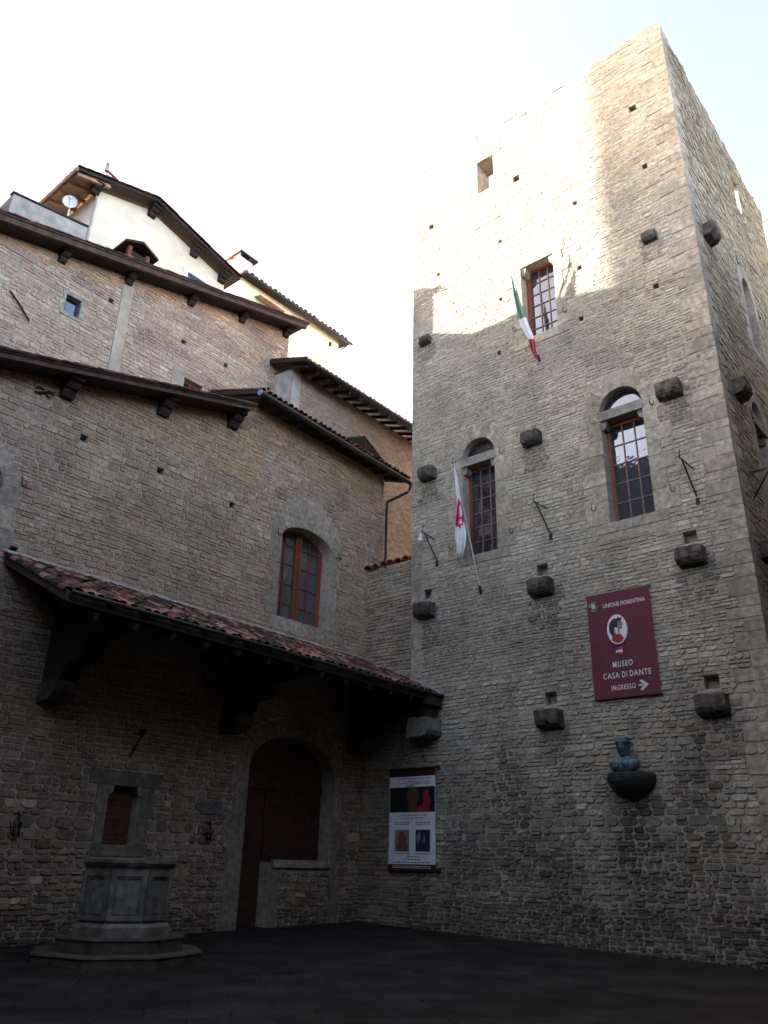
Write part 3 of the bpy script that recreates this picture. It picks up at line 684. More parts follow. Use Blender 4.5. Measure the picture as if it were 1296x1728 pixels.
# right-hand roof of the house with its gutter
o_=Vector((-6.05,-.7,14.95)); dsl=Vector((0,1,.36)).normalized()
m_=MB(); e=Vector((1.5,-.7,14.72)); up=Vector((0,3.0,1.08))
th_=Vector((0,0,.14))
m_.hexa([o_,e,e+up,o_+up,o_+th_,e+th_,e+up+th_,o_+up+th_]); 
for i in range(12):
    x=-5.9+i*.62; z=14.95-(x+6.05)*.0305; m_.bar((x,-.66,z-.06),(x,.4,z-.06+.38),.09,.12)
m_.build('roof',M['timber'],house)
m_=MB(); tiled(m_,o_+th_+Vector((0,-.05,0)),e-o_,up,7.6,3.1,seed=8,pal=TC); m_.build('roof_tiles',M['tile'],house)
m_=MB(); m_.tube([(-6.12,-.80,14.90),(1.66,-.80,14.66)],.085,10); m_.build('gutter',M['gutter'],house)
m_=MB(); m_.tube([(-6.16,-.80,14.902),(-6.11,-.80,14.90)],.10,12); m_.build('gutter_cap',M['zinc'],house)
m_=MB(); m_.tube([(1.42,-.80,14.6),(1.42,-.76,14.42),(1.36,-.72,14.3),(1.0,-.25,13.98),(.92,-.1,13.9),(.90,-.09,13.6),(.90,-.09,10.6)],.055,8); m_.build('downpipe',M['gutter'],house)
dv=MB(); A_,B_,Cc=Vector((-1.35,.35,15.75)),Vector((-.02,.35,16.42)),Vector((1.9,.35,15.45))
dv.poly([A_,B_,Cc]); dv.face([dv.vert(q) for q in (A_+Vector((0,.9,.1)),B_+Vector((0,1.3,.1)),Cc+Vector((0,.9,.1)))])
for P,Q in ((A_,B_),(B_,Cc)): dv.hexa([P+Vector((0,-.05,-.03)),Q+Vector((0,-.05,-.03)),Q+Vector((0,1.3,.1)),P+Vector((0,1.3,.1)),P+Vector((0,-.05,.03)),Q+Vector((0,-.05,.03)),Q+Vector((0,1.3,.16)),P+Vector((0,1.3,.16))])
dvo=dv.build('dormer_vent',M['timber'],house)
dv=MB()
for i in range(6):
    t=.1+.13*i; a=A_.lerp(B_,t); c=Cc.lerp(B_,t); a.y=c.y=.31; dv.bar(a+Vector((.05,0,0)),c-Vector((.08,0,0)),.03,.025)
a=B_.lerp(A_.lerp(Cc,.45),.3); c=A_.lerp(Cc,.43); a.y=c.y=.30; dv.bar(a,c,.04,.04)
dv.build('louvre',M['gutter'],dvo)
# wrought-iron wall tie with curled ends
m_=MB(); cx_,cz_=-12.30,12.12
for s_ in (-1,1):
    m_.tube([(cx_+s_*(.13+.10*cos(t)),-.06,cz_+.09*sin(t)) for t in [k*pi/5 for k in range(9)]],.022,6)
m_.tube([(cx_-.24,-.06,cz_-.1),(cx_+.24,-.06,cz_+.1)],.022,6); m_.build('wall_tie',M['iron'],house)

# ------------------------------------------------------------------ porch roof
porch=thing('porch_roof',(-6,-1.6,6.2),'sloping porch roof of mossy red barrel tiles over the dark doorway','roof')
E0=Vector((-12.3,-3.15,6.30)); E1=Vector((-.03,-3.15,6.22)); UP=Vector((0,3.12,1.46))
m_=MB(); m_.hexa([E0-Vector((0,0,.16)),E1-Vector((0,0,.16)),E1+UP-Vector((0,0,.16)),E0+UP-Vector((0,0,.16)),E0,E1,E1+UP,E0+UP]); m_.build('deck',M['timber'],porch)
m_=MB(); tiled(m_,E0+Vector((.02,-.06,.02)),E1-E0,UP,12.2,3.34,seed=19,jit=.045,r=.125,pitch=.262,L=.46,step=.37,pal=TP); 
m_.build('roof_tiles',M['tile'],porch)
m_=MB(); m_.tube([E0+Vector((-.02,-.13,.02)),E1+Vector((-.0,-.13,.02))],.05,8); m_.build('gutter',M['gutter'],porch)
m_=MB()
for i in range(13): 
    x=-11.6+i*.93; m_.bar((x,-3.12,6.0),(x,-.02,7.44),.10,.14)
m_.build('rafters',M['timber'],porch)
m_=MB(); m_.bar((-12.1,-2.6,6.30),(-.05,-2.6,6.24),.20,.22); m_.build('purlin',M['timber'],porch)
m_=MB(); m_.hexa([(-12.4,-.03,7.74),(-.1,-.03,7.66),(-.1,-.012,7.66),(-12.4,-.012,7.74),(-12.4,-.05,7.93),(-.1,-.05,7.85),(-.1,-.012,7.87),(-12.4,-.012,7.95)])
m_.hexa([(-12.4,-.26,7.80),(-.3,-.16,7.74),(-.3,-.04,7.80),(-12.4,-.04,7.89),(-12.4,-.26,7.82),(-.3,-.16,7.76),(-.3,-.04,7.82),(-12.4,-.04,7.91)]); m_.build('flashing',M['flash'],porch)
m_=MB(); P=[(-.06,-2.35,6.80),(-.06,-3.3,6.30)]
m_.hexa([(-.35,-2.2,6.80),(-.03,-2.2,6.86),(-.03,-3.33,6.28),(-.35,-3.33,6.26),(-.35,-2.2,6.83),(-.03,-2.2,6.90),(-.03,-3.33,6.32),(-.35,-3.33,6.30)]); m_.build('end_flashing',M['zinc'],porch)
# raking verge at the left end
m_=MB(); o=E0+Vector((-.06,-.05,-.16)); q=E0+UP+Vector((-.06,0,-.16))
m_.hexa([o,o+Vector((.05,0,0)),q+Vector((.05,0,0)),q,o+Vector((0,0,.2)),o+Vector((.05,0,.2)),q+Vector((.05,0,.2)),q+Vector((0,0,.2))]); m_.build('verge_board',M['timber2'],porch)
m_=MB(); Rv=random.Random(3); dsv=nrm(UP); s=0
while s<3.3:
    p=E0+dsv*s+Vector((-.02,0,.05)); tile(m_,p,Vector((1,0,0)),dsv,nrm(Vector((1,0,0)).cross(dsv)),.12,.10,.42,Rv.choice(TP)); s+=.33
m_.build('verge_tiles',M['tile'],porch)
def pbracket(x,w_=.46):
    m_=MB(); prof=[(0,6.1),(0,5.15),(.7,5.15),(.85,5.30),(.95,5.5),(1.5,5.55),(1.65,5.7),(1.7,5.9),(2.7,5.98),(2.7,6.1),(2.3,6.15),(0,7.2)]
    A=[m_.vert((x-w_/2,-a,b_)) for a,b_ in prof]; B=[m_.vert((x+w_/2,-a,b_)) for a,b_ in prof]; n=len(prof)
    m_.face(A); m_.face(B[::-1])
    for i in range(n): m_.face((A[i],B[i],B[(i+1)%n],A[(i+1)%n]))
    m_.build('bracket',M['timber'],porch)
    m_=MB(); prof=[(0,4.7),(.5,4.75),(.72,4.9),(.78,5.14),(0,5.14)]
    A=[m_.vert((x-w_/2-.05,-a,b_)) for a,b_ in prof]; B=[m_.vert((x+w_/2+.05,-a,b_)) for a,b_ in prof]; n=len(prof)
    m_.face(A); m_.face(B[::-1])
    for i in range(n): m_.face((A[i],B[i],B[(i+1)%n],A[(i+1)%n]))
    m_.build('bracket_stone',M['wellstep'],porch)
for x in (-10.7,-5.5,-.45): pbracket(x)
m_=MB(); prof=[(2.45,5.56),(3.18,5.56),(3.22,5.2),(3.16,5.08),(3.02,5.02),(2.45,5.0)]
m_.col=(.22,.21,.18); m_.prism(prof,TM,0,.75); m_.build('end_corbel',M['ashlar'],porch)
m_=MB(); m_.bar((-.4,-3.2,5.62),(-.4,-2.3,5.95),.3,.3); m_.bar((-.75,-3.15,6.05),(-.05,-3.15,6.05),.2,.25); m_.build('end_beam',M['timber'],porch)

# ------------------------------------------------------------------ rear stone house (above)
rear=thing('rear_stone_house',(-7,3.5,12),'set back rubble stone house with red brick patches and a brown raking eave','house')
F2=FM(3.0)
def rz(x): return 18.25+.272*(x+13.29)+.05
rout=[(-20,11),(-1.85,11),(-1.85,rz(-1.85)),(-20,rz(-20))]
RWn=[rect(-11.0,-10.5,16.88,17.52),rect(-6.45,-5.65,15.9,16.85)]
rp=[rect(a-.1,a+.1,b_-.09,b_+.09) for a,b_ in ((-9.55,18.16),(-6.67,18.18),(-4.78,18.2),(-2.64,18.25))]
m_=MB(); slab(m_,F2,rout,[(RWn[0],.25),(RWn[1],.35)]+[(p,.3) for p in rp]); 
mw1=MB(); ex_=surround(mw1,F2,-11.0,-10.5,16.88,17.52,jamb=(.12,.16),bh=(.3,.64),sill=.12,seed=3,d=.03); pl=rect(-11.15,-10.35,17.52,17.66); mw1.col=(.33,.31,.27); mw1.chamf(pl,F2,-.03,.03); ex_.append(pl)
pil=[(-9.25,12),(-8.86,12),(-8.86,19.2),(-9.25,19.2)]
pil2=[(-6.95,12),(-6.45,12),(-6.45,17.0),(-6.95,17.0)]
BP=[(-10.2,18.3,.8,.25),(-7.0,18.9,.9,.12),(-8.1,17.5,.55,.4),(-6.9,17.7,.6,.2),(-5.4,19.1,1.3,.4),(-4.9,17.0,.7,.3),(-3.6,17.2,.6,.25),(-4.2,16.3,.5,.3),(-3.3,20.3,1.0,.35),(-5.9,19.6,.8,.2),(-2.9,19.2,.5,.3),(-12.4,18.0,.5,.2)]
def tint_2(u,v,c,R_):
    for a,b_,ru,rv in BP:
        if ((u-a)/ru)**2+((v-b_)/rv)**2<1: k=R_.uniform(.85,1.1); return [.44*k,.285*k,.235*k]
    if v>rz(u)-.55: return [c[0]*1.08,c[1]*.86,c[2]*.66]
    return c
m_.cur=1; masonry(m_,F2,[(-20,12.5),(-1.85,12.5),(-1.85,rz(-1.85)),(-20,rz(-20))],ex_+RWn+rp+[pil,pil2],P2,ch=(.09,.15),sw=(.15,.38),seed=81,tint=tint_2,proud=(.005,.026),jit=.014)
m_.cur=2; m_.prism(pil,F2,-.02,.035); m_.prism(pil2,F2,-.02,.03)
m_.cur=0; quad(m_,(-1.85,3,11),(-1.85,9,11),(-1.85,9,rz(-1.85)),(-1.85,3,rz(-1.85)))
m_.build('wall',[M['mortar'],M['stone'],M['tanrender']],rear)
wi=mw1.build('window',M['ashlar'],rear); f_=MB()
for P in (rect(-11,-10.93,16.88,17.52),rect(-10.57,-10.5,16.88,17.52),rect(-10.93,-10.57,16.88,16.94),rect(-10.93,-10.57,17.46,17.52)): f_.prism(P,F2,-.2,-.1)
f_.build('frame',M['gutter'],wi); g_=MB(); g_.prism(rect(-10.99,-10.51,16.89,17.51),F2,-.19,-.16); g_.build('pane',M['glass'],wi)
f_=MB()
for P in (rect(-6.45,-6.35,15.9,16.85),rect(-5.75,-5.65,15.9,16.85),rect(-6.09,-6.02,15.9,16.75),rect(-6.35,-5.75,16.75,16.85)): f_.prism(P,F2,-.3,-.18)
wi=f_.build('window',M['redwood'],rear); g_=MB(); g_.prism(rect(-6.44,-5.66,15.9,16.84),F2,-.28,-.26); g_.build('pane',M['glassgrey'],wi)
s0,s1=rz(-20),rz(-1.72)
m_=MB(); m_.hexa([(-20,2.42,s0),(-1.6,2.42,s1+.03),(-1.6,4.0,s1+.03),(-20,4.0,s0),(-20,2.42,s0+.06),(-1.6,2.42,s1+.09),(-1.6,4.0,s1+.09),(-20,4.0,s0+.06)]); m_.build('roof',M['timber'],rear)
m_=MB(); m_.hexa([(-20,2.30,s0-.05),(-1.55,2.30,s1-.02),(-1.55,2.42,s1-.02),(-20,2.42,s0-.05),(-20,2.28,s0+.14),(-1.55,2.28,s1+.17),(-1.55,2.42,s1+.17),(-20,2.42,s0+.14)])
m_.hexa([(-20,2.24,s0+.14),(-1.5,2.24,s1+.17),(-1.5,2.5,s1+.17),(-20,2.5,s0+.14),(-20,2.22,s0+.19),(-1.5,2.22,s1+.22),(-1.5,2.5,s1+.22),(-20,2.5,s0+.19)]); m_.build('verge_board',M['timber2'],rear)
verge_tiles(-20,s0+.20,-1.5,s1+.225,2.22,4.0,rear,13,pal=TD)
for x in (-13.9,-11.4,-9.12,-6.65,-4.35,-2.1): rbracket(rear,x,rz(x)+.02,3.02,2.48,.24,.38)
m_=MB(); m_.tube([(-12.65,2.93,16.56),(-12.3,2.90,16.25),(-11.93,2.93,15.92)],.03,6); m_.build('tie_rod',M['iron'],rear)
# brick chimney with little roof, on the rear house
ch_=MB()
CX0,CX1,CY0,CY1,CZ=-9.25,-8.45,3.1,3.75,19.3
ch_.box((CX0,CY0,CZ),(CX1,CY1,20.44)); 
cho=ch_.build('chimney',M['tilebed'],rear)
m_=MB(); m_.col=(.30,.12,.09); m_.box((CX0-.01,CY0-.01,20.02),(CX1+.01,CY1+.01,20.40))
for x in (CX0+.05,CX1-.05):
    for y in (CY0+.05,CY1-.05):
        for k in range(4): m_.box((x-.07,y-.07,20.44+k*.085),(x+.07,y+.07,20.50+k*.085))
m_.build('brickwork',M['brick'],cho)
m_=MB(); m_.hexa([(CX0-.25,CY0-.2,20.68),(-8.85,CY0-.2,20.98),(-8.85,CY1+.2,20.98),(CX0-.25,CY1+.2,20.68),(CX0-.25,CY0-.2,20.76),(-8.85,CY0-.2,21.08),(-8.85,CY1+.2,21.08),(CX0-.25,CY1+.2,20.76)])
m_.hexa([(-8.85,CY0-.2,20.98),(CX1+.25,CY0-.2,20.68),(CX1+.25,CY1+.2,20.68),(-8.85,CY1+.2,20.98),(-8.85,CY0-.2,21.08),(CX1+.25,CY0-.2,20.76),(CX1+.25,CY1+.2,20.76),(-8.85,CY1+.2,21.08)])
m_.box((CX0+.1,CY0+.1,20.42),(CX1-.1,CY1-.1,20.72)); m_.build('chimney_cap',M['timber'],cho)

# ------------------------------------------------------------------ brick house between house and tower
bh=thing('brick_house',(2,3,10),'orange brown brick house under a deep dark eave between stone house and tower','house')
BM=FM(2.0)
m_=MB(); slab(m_,BM,rect(-2.4,10,8,18.95),[],d=0); m_.cur=1
PB=[(.33,.24,.20),(.29,.20,.165),(.36,.265,.21),(.26,.19,.16),(.32,.24,.20),(.26,.21,.18)]
masonry(m_,BM,rect(-1.95,6.5,11,18.95),[],PB,ch=(.062,.075),sw=(.16,.26),proud=(.004,.016),seed=91,gap=.006,rnd=.1,wav=.006,jit=.004)
m_.cur=2; m_.prism(rect(-2.4,-1.95,11,18.95),BM,-.02,.02); m_.cur=0
m_.cur=2; quad(m_,(-2.4,2,8),(-2.4,9,8),(-2.4,9,19.3),(-2.4,2,18.95))
m_.build('wall',[M['mortar'],M['brick'],M['greyrender']],bh)
a=Vector((-2.75,1.05,18.68)); b_=Vector((6.8,1.05,18.80)); up=Vector((0,3.5,1.3)); t_=Vector((0,0,.14))
m_=MB(); m_.hexa([a,b_,b_+up,a+up,a+t_,b_+t_,b_+up+t_,a+up+t_])
for i in range(16):
    x=-2.5+i*.6; m_.bar((x,1.08,18.62),(x,2.1,19.0),.09,.13)
m_.build('roof',M['timber'],bh)
m_=MB(); m_.tube([a+Vector((0,-.08,.05)),b_+Vector((0,-.08,.05))],.09,10); m_.build('gutter',M['gutter'],bh)
m_=MB(); tiled(m_,a+t_+Vector((0,-.02,0)),b_-a,up,9.4,3.4,seed=77,pal=TD); m_.build('roof_tiles',M['tile'],bh)

# ------------------------------------------------------------------ cream gabled house far left
ch=thing('cream_gabled_house',(-7.5,6,18),'cream rendered house with a gabled roof and roof terrace, highest on the left','house')
CM=FM(4.0)
m_=MB(); out=[(-10.3,17),(-4.6,17),(-4.6,22.75),(-8.3,23.62),(-10.3,22.98)]
BWN=rect(-6.3,-5.45,20.6,22.05)
slab(m_,CM,out,[(BWN,.15)]); m_.cur=1
quad(m_,(-10.3,4,17),(-10.3,9,17),(-10.3,9,22.98),(-10.3,4,22.98)); m_.cur=0; quad(m_,(-4.6,4,17),(-4.6,9,17),(-4.6,9,22.7),(-4.6,4,22.7))
m_.build('wall',[M['cream'],M['white']],ch)
m_=MB(); m_.prism(rect(-6.29,-5.46,20.61,22.04),CM,-.14,-.10); wi=m_.build('window',M['p_bluewin'],ch); 
m_=MB(); m_.prism(rect(-6.5,-6.3,20.5,22.2),CM,0,.03); m_.prism(rect(-6.3,-5.25,22.05,22.25),CM,0,.031); m_.build('frame',M['white'],wi)
RG=[(-11.35,22.72),(-8.3,23.72),(-4.25,22.72)]
m_=MB()
for (p,q) in ((RG[0],RG[1]),(RG[1],RG[2])):
    m_.hexa([(p[0],3.45,p[1]),(q[0],3.45,q[1]),(q[0],9,q[1]),(p[0],9,p[1]),(p[0],3.45,p[1]+.12),(q[0],3.45,q[1]+.12),(q[0],9,q[1]+.12),(p[0],9,p[1]+.12)])
m_.build('roof',M['timber'],ch)
m_=MB()
for i in range(9):
    y=3.62+i*.62; m_.bar((-11.3,y,22.66),(-10.1,y,23.05),.12,.12)
m_.bar((-11.37,3.45,22.76),(-11.37,9,22.76),.06,.2)
m_.hexa([(-11.3,3.55,22.712),(-10.2,3.55,23.07),(-10.2,9,23.07),(-11.3,9,22.712),(-11.3,3.55,22.72),(-10.2,3.55,23.08),(-10.2,9,23.08),(-11.3,9,22.72)])
m_.build('eave_rafters',M['lighttimber'],ch)
verge_tiles(RG[0][0],RG[0][1]+.13,RG[1][0],RG[1][1]+.13,3.40,9,ch,31,nrow=4,pal=TD)
verge_tiles(RG[1][0],RG[1][1]+.13,RG[2][0],RG[2][1]+.13,3.40,9,ch,32,nrow=4,pal=TD)
for x,z in ((-10.45,22.98),(-8.2,23.66),(-6.2,23.18),(-4.8,22.83)): rbracket(ch,x,z,4.02,3.5,.3,.34)
m_=MB(); m_.hexa([(-13.0,3.7,18.6),(-10.32,3.98,18.6),(-10.32,4.12,18.6),(-13.0,3.84,18.6),(-13.0,3.7,20.5),(-10.32,3.98,21.22),(-10.32,4.12,21.22),(-13.0,3.84,20.5)])
m_.hexa([(-13.0,3.84,18.6),(-12.86,3.84,18.6),(-12.86,8,18.6),(-13.0,8,18.6),(-13.0,3.84,20.5),(-12.86,3.84,20.5),(-12.86,8,20.5),(-13.0,8,20.5)]); pp=m_.build('parapet',M['greyrender'],ch)
m_=MB(); m_.hexa([(-13.05,3.64,20.505),(-10.33,3.92,21.225),(-10.33,4.16,21.225),(-13.05,3.88,20.505),(-13.05,3.64,20.56),(-10.33,3.92,21.28),(-10.33,4.16,21.28),(-13.05,3.88,20.56)]); m_.build('parapet_cap',M['gutter'],pp)
m_=MB(); m_.tube([(-12.9,3.75,20.55),(-12.88,3.75,20.85),(-12.78,3.75,20.85)],.015,6); m_.build('rail_post',M['iron'],pp)
m_=MB(); m_.tube([(-10.36,3.94,18.5),(-10.33,3.94,23.0)],.05,8); m_.build('drainpipe',M['greyrender'],ch)
m_=MB(); m_.col=(1,1,1); m_.prism([(-11.2,3.2),(-11.1,3.2)],lambda u,v,d:(u,v,d),0,0) if False else None
dish=thing('satellite_dish',(-11.0,4.3,21.3),'small round white satellite dish behind the grey terrace parapet','satellite dish')
m_=MB(); c0=Vector((-11.05,4.25,22.0)); ax=nrm(Vector((-.45,-.85,-.15))); e1=nrm(ax.cross(Vector((0,0,1)))); e2=e1.cross(ax); rows=[]
for k in range(6):
    rr=.24*k/5; rows.append([c0+ax*(.06*(k/5)**2)+(e1*cos(2*pi*j/16)+e2*sin(2*pi*j/16))*rr for j in range(17)])
m_.grid(rows); m_.build('reflector',M['plastic'],dish)
m_=MB(); m_.tube([(-11.0,4.3,20.4),(-11.0,4.3,21.95)],.03,8); m_.build('mast',M['plastic'],dish); m_=MB(); m_.tube([c0-e2*.2,c0+ax*.28],.012,6); m_.box((c0+ax*.3-Vector((.03,.03,.03))),(c0+ax*.3+Vector((.03,.03,.03)))); m_.build('receiver_arm',M['plastic'],dish)
ant=thing('roof_flue',(-10.0,4.0,23.3),'red bent flue pipe on the highest cream house roof','flue pipe')
m_=MB(); m_.tube([(-9.72,3.8,23.3),(-9.72,3.8,23.72),(-9.95,3.8,23.78),(-10.22,3.8,23.84)],.05,8); m_.tube([(-9.95,3.8,23.3),(-9.95,3.8,23.8)],.05,8); m_.build('pipe',M['p_redpipe'],ant)
m_=MB(); m_.tube([(-10.25,3.8,23.78),(-10.25,3.8,24.15)],.075,8); m_.build('pipe_end',M['greyrender'],ant)

# ------------------------------------------------------------------ cream flat fronted house
c5=thing('cream_side_house',(0,7,18),'pale cream house with a grey tiled eave behind the rear stone house','house')
C5=FM(5.0)
m_=MB(); slab(m_,C5,rect(-3.13,3.04,17,24.5),[(rect(-1.85,-1.1,23.2,23.72),.12)]); m_.cur=1
quad(m_,(-3.13,5,17),(-3.13,9,17),(-3.13,9,24.5),(-3.13,5,24.5)); m_.cur=0; quad(m_,(3.04,5,17),(3.04,9,17),(3.04,9,24.5),(3.04,5,24.5))
m_.build('wall',[M['cream'],M['white']],c5)
m_=MB(); m_.prism(rect(-1.84,-1.11,23.21,23.71),C5,-.11,-.09); wi=m_.build('window',M['greyrender'],c5)
m_=MB(); m_.hexa([(-2.25,4.6,23.82),(-.8,4.6,23.82),(-.8,5.0,23.94),(-2.25,5.0,23.94),(-2.25,4.6,23.86),(-.8,4.6,23.86),(-.8,5.0,23.98),(-2.25,5.0,23.98)]); m_.build('awning',M['lighttimber'],wi)
m_=MB(); m_.hexa([(-3.24,4.66,24.44),(3.5,4.66,24.52),(3.5,9,25.0),(-3.24,9,24.9),(-3.24,4.66,24.52),(3.5,4.66,24.60),(3.5,9,25.08),(-3.24,9,24.98)]); m_.build('roof',M['gutter'],c5)
TG=[(.13,.13,.14),(.10,.10,.11),(.16,.15,.15),(.12,.10,.10)]
m_=MB(); tiled(m_,(-3.2,4.62,24.54),(6.6,0,.08),(0,4,.42),6.6,3.6,seed=55,pitch=.27,pal=TG,r=.115); m_.build('roof_tiles',M['tile'],c5)
m_=MB(); m_.tube([(-3.2,4.58,24.44),(3.55,4.58,24.52)],.06,8); m_.tube([(3.3,4.6,24.4),(3.2,4.75,24.2),(3.08,4.9,24.1)],.03,6); m_.build('gutter',M['gutter'],c5)
m_=MB(); m_.box((2.4,4.92,24.0),(2.5,5.0,24.2)); m_.build('wall_vent',M['timber'],c5)
m_=MB(); m_.hexa([(-2.45,6.6,24.6),(-1.3,6.6,24.6),(-1.3,7.5,24.6),(-2.45,7.5,24.6),(-2.1,6.6,27.2),(-1.35,6.6,27.2),(-1.35,7.5,27.2),(-2.1,7.5,27.2)]); co=m_.build('chimney',M['white'],c5)
m_=MB(); m_.box((-2.05,6.65,27.21),(-1.95,7.45,27.5)); m_.box((-1.5,6.65,27.21),(-1.4,7.45,27.5)); m_.box((-2.1,6.6,27.51),(-1.0,7.5,27.6)); m_.box((-1.85,6.8,27.2),(-1.6,7.3,27.48)); m_.build('chimney_cap',M['timber'],co)
m_=MB(); m_.tube([(-2.7,7.1,26.0),(-2.5,7.1,26.9),(-2.15,7.1,27.3)],.07,8); m_.build('flue',M['p_redpipe'],co)

# house beyond the tower, at the right edge of the view
rh=thing('pale_house_beyond_tower',(18,-14,0),'pale cream house showing behind the right edge of the tower','house')
m_=MB(); slab(m_,XM(14.0),rect(-26,-11.9,-1,30.0),[]); quad(m_,(14,-11.9,-1),(22,-11.9,-1),(22,-11.9,30),(14,-11.9,30)); m_.build('wall',M['cream'],rh)
m_=MB(); m_.box((13.9,-26.1,30.0),(22,-11.8,30.12)); m_.build('roof',M['greyrender'],rh)

# ------------------------------------------------------------------ neighbours added outside the picture, sized and darkened to shade the square
M['darkrender']=mat('dark_ochre_render',(.09,.075,.06),rough=.95,n1=(3,.25))
def added_neighbour(x0,x1,y0,y1,h,label,m='darkrender',side='x'):
    t=thing('added_neighbour_house',((x0+x1)/2,(y0+y1)/2,0),label,'house'); m_=MB(); m_.box((x0,y0,-1),(x1,y1,h)); m_.build('wall',M[m],t)
    m_=MB(); cxm=(x0+x1)/2; cym=(y0+y1)/2
    A=[m_.vert(p) for p in ((x0-.5,y0-.5,h+.02),(x1+.5,y0-.5,h+.02),(x1+.5,y1+.5,h+.02),(x0-.5,y1+.5,h+.02))]; a=m_.vert((cxm,cym,h+2.4))
    for i in range(4): m_.face((A[i],A[(i+1)%4],a))
    m_.face(A[::-1]); m_.build('roof',M['tilebed'],t)
    z=3.2; me_=None; zc=0
    def shut(a,b_):
        k=MB(); k.box(a,b_); k.build('shutter',M['door'],t)
    while z<h-2.5:
        if side=='x':
            y=y0+1.5
            while y<y1-1.5: shut((x1,y-.5,z),(x1+.04,y+.5,z+1.7)); y+=3
        elif side=='y':
            x=x0+1.5
            while x<x1-1.5: shut((x-.5,y1,z),(x+.5,y1+.04,z+1.7)); x+=3
        z+=4
added_neighbour(-34,-24.5,-40,-5.2,11.5,'unseen dark rendered house added behind the camera to shade the square')
added_neighbour(-34,-24.5,-5,3,25.5,'unseen taller dark house added across the square to shape the pane reflections')
added_neighbour(-34,-21,3.5,16,28,'unseen dark corner house added at the far left to shut out sky')
added_neighbour(-24.3,-4,-34,-22.5,16,'unseen long rendered house added along the lane to shade the square',side='y')
added_neighbour(-3.5,13,-28,-18,19,'unseen rendered house added across the narrow lane to shade the tower side',side='y')
# unseen tall tower house, added so its edge cuts the sunlight on the stone tower
def shadow_box(yT,s,wd,dp,h):
    Dh=Vector((SUN.x,SUN.y,0)); k=s/Dh.length; base=Vector((0,yT,0))+Vector((SUN.x,SUN.y,0))*(s/1.0)
    return base
bp=shadow_box(-9.80,40,0,0,0)
added_neighbour(bp.x-11,bp.x,bp.y-9,bp.y,28.4+SUN.z*40+3,'unseen tall tower house added far off to cut the sunlight on the tower',side='')

# ------------------------------------------------------------------ flags
def ray_at(px,py,d=0):
    v=cam2w(Vector((px-648,py-864,F_PX))); t=(-d-CAM.x)/v.x; return CAM+v*t
def flag(name,base,tip,dt,left,right,dfun,label,mis,mats,rows=28,cols=10,parts=()):
    B=ray_at(*base,0.0); T_=ray_at(*tip,dt); t=thing(name,B,label,'flag')
    m_=MB(); m_.tube([B+(B-T_)*.01,T_],[.028,.018],8); m_.build('pole',M['p_pole'],t)
    m_=MB(); m_.tube([B,B+(T_-B)*.06],.045,8); m_.build('socket',M['iron'],t)
    P=[]
    for i in range(rows+1):
        k=i/rows; 
        def ev(lst):
            n=len(lst)-1; a=min(int(k*n),n-1); f=k*n-a; return (lst[a][0]*(1-f)+lst[a+1][0]*f, lst[a][1]*(1-f)+lst[a+1][1]*f)
        l,r_=ev(left),ev(right); row=[]
        for j in range(cols+1):
            s=j/cols; dd_=dfun(k)+.07*sin(s*pi*3+k*3)*min(1,k*2+.2)
            row.append(ray_at(l[0]*(1-s)+r_[0]*s,l[1]*(1-s)+r_[1]*s,dd_))
        P.append(row)
    m_.cur=0; m_=MB(); m_.grid(P,mis)
    m_.build('cloth',mats,t,smooth=True); return t
flag('tricolour_flag',(911,611),(853,435),.8,
     [(857,447),(862,466),(865,490),(870,515),(873,530),(878,548),(885,562),(893,576),(896,590),(903,604)],
     [(858,449),(864,466),(872,487),(877,505),(884,525),(891,545),(898,562),(903,575),(904,588),(909,607)],
     lambda k:.80-.62*k,'green white and red flag on a pole beside the topmost tower window',
     lambda i,j: 0 if i/28<.47 and i>2 else (1 if i/28<.74 or i<=2 else 2),[M['p_green'],M['p_white'],M['p_red']])
def mg(i,j):
    k=(i+.5)/36; s=(j+.5)/10; y=(k-.46)/.17; x=(s-.5)/.60; r_=sqrt(x*x+y*y); x2=(s-.66)/.28; y2=(k-.43)/.065
    x3=(s-.62)/.2; y3=(k-.565)/.028
    if r_<1 and not (x2*x2+y2*y2<1) and not (x3*x3+y3*y3<1): return 1
    return 0
flag('white_magenta_flag',(812,1003),(765,775),.8,
     [(766,782),(768,815),(771,842),(771,862),(768,885),(768,905),(770,920),(770,932)],
     [(767,784),(774,815),(778,842),(781,862),(783,880),(787,898),(786,918),(781,937)],
     lambda k:.78-.36*k,'white flag with a magenta swirl hanging beside the left arched tower window',mg,[M['p_white'],M['p_mag']],rows=36)

# ------------------------------------------------------------------ iron brackets on the walls
def iron_bracket(base,tie,tip,dt,label,mp=None,rot=None):
    B=ray_at(*base); K=ray_at(*tie); T_=ray_at(*tip,dt); t=thing('iron_bracket',B,label,'iron bracket','wrought iron brackets on the tower')
    m_=MB(); m_.tube([B+Vector((.05,0,0)),T_],.022,6); m_.build('strut',M['iron'],t)
    m_=MB(); m_.tube([K+Vector((.05,0,0)),T_,T_+(T_-K)*.08],.018,6); m_.build('tie_bar',M['iron'],t)
    m_=MB(); m_.tube([T_+Vector((0,.02,.30)),T_+Vector((-.03,.05,.05)),T_+Vector((-.10,.02,-.04)),T_+Vector((-.10,0,.08))],.015,6); m_.build('spike',M['iron'],t)
    m_=MB(); c=T_+Vector((.1,0,-.17)); m_.tube([c+Vector((.02*sin(q),.07*cos(q),.10*sin(q))) for q in [k*pi/6 for k in range(13)]],.010,6); m_.build('ring',M['iron'],t)
    m_=MB(); m_.box(B+Vector((-.03,-.05,-.12)),B+Vector((.02,.05,.08))); m_.build('wall_plate',M['iron'],t)
    return t
iron_bracket((930,905),(924,859),(903,847),.45,'black iron bracket between the two arched tower windows')
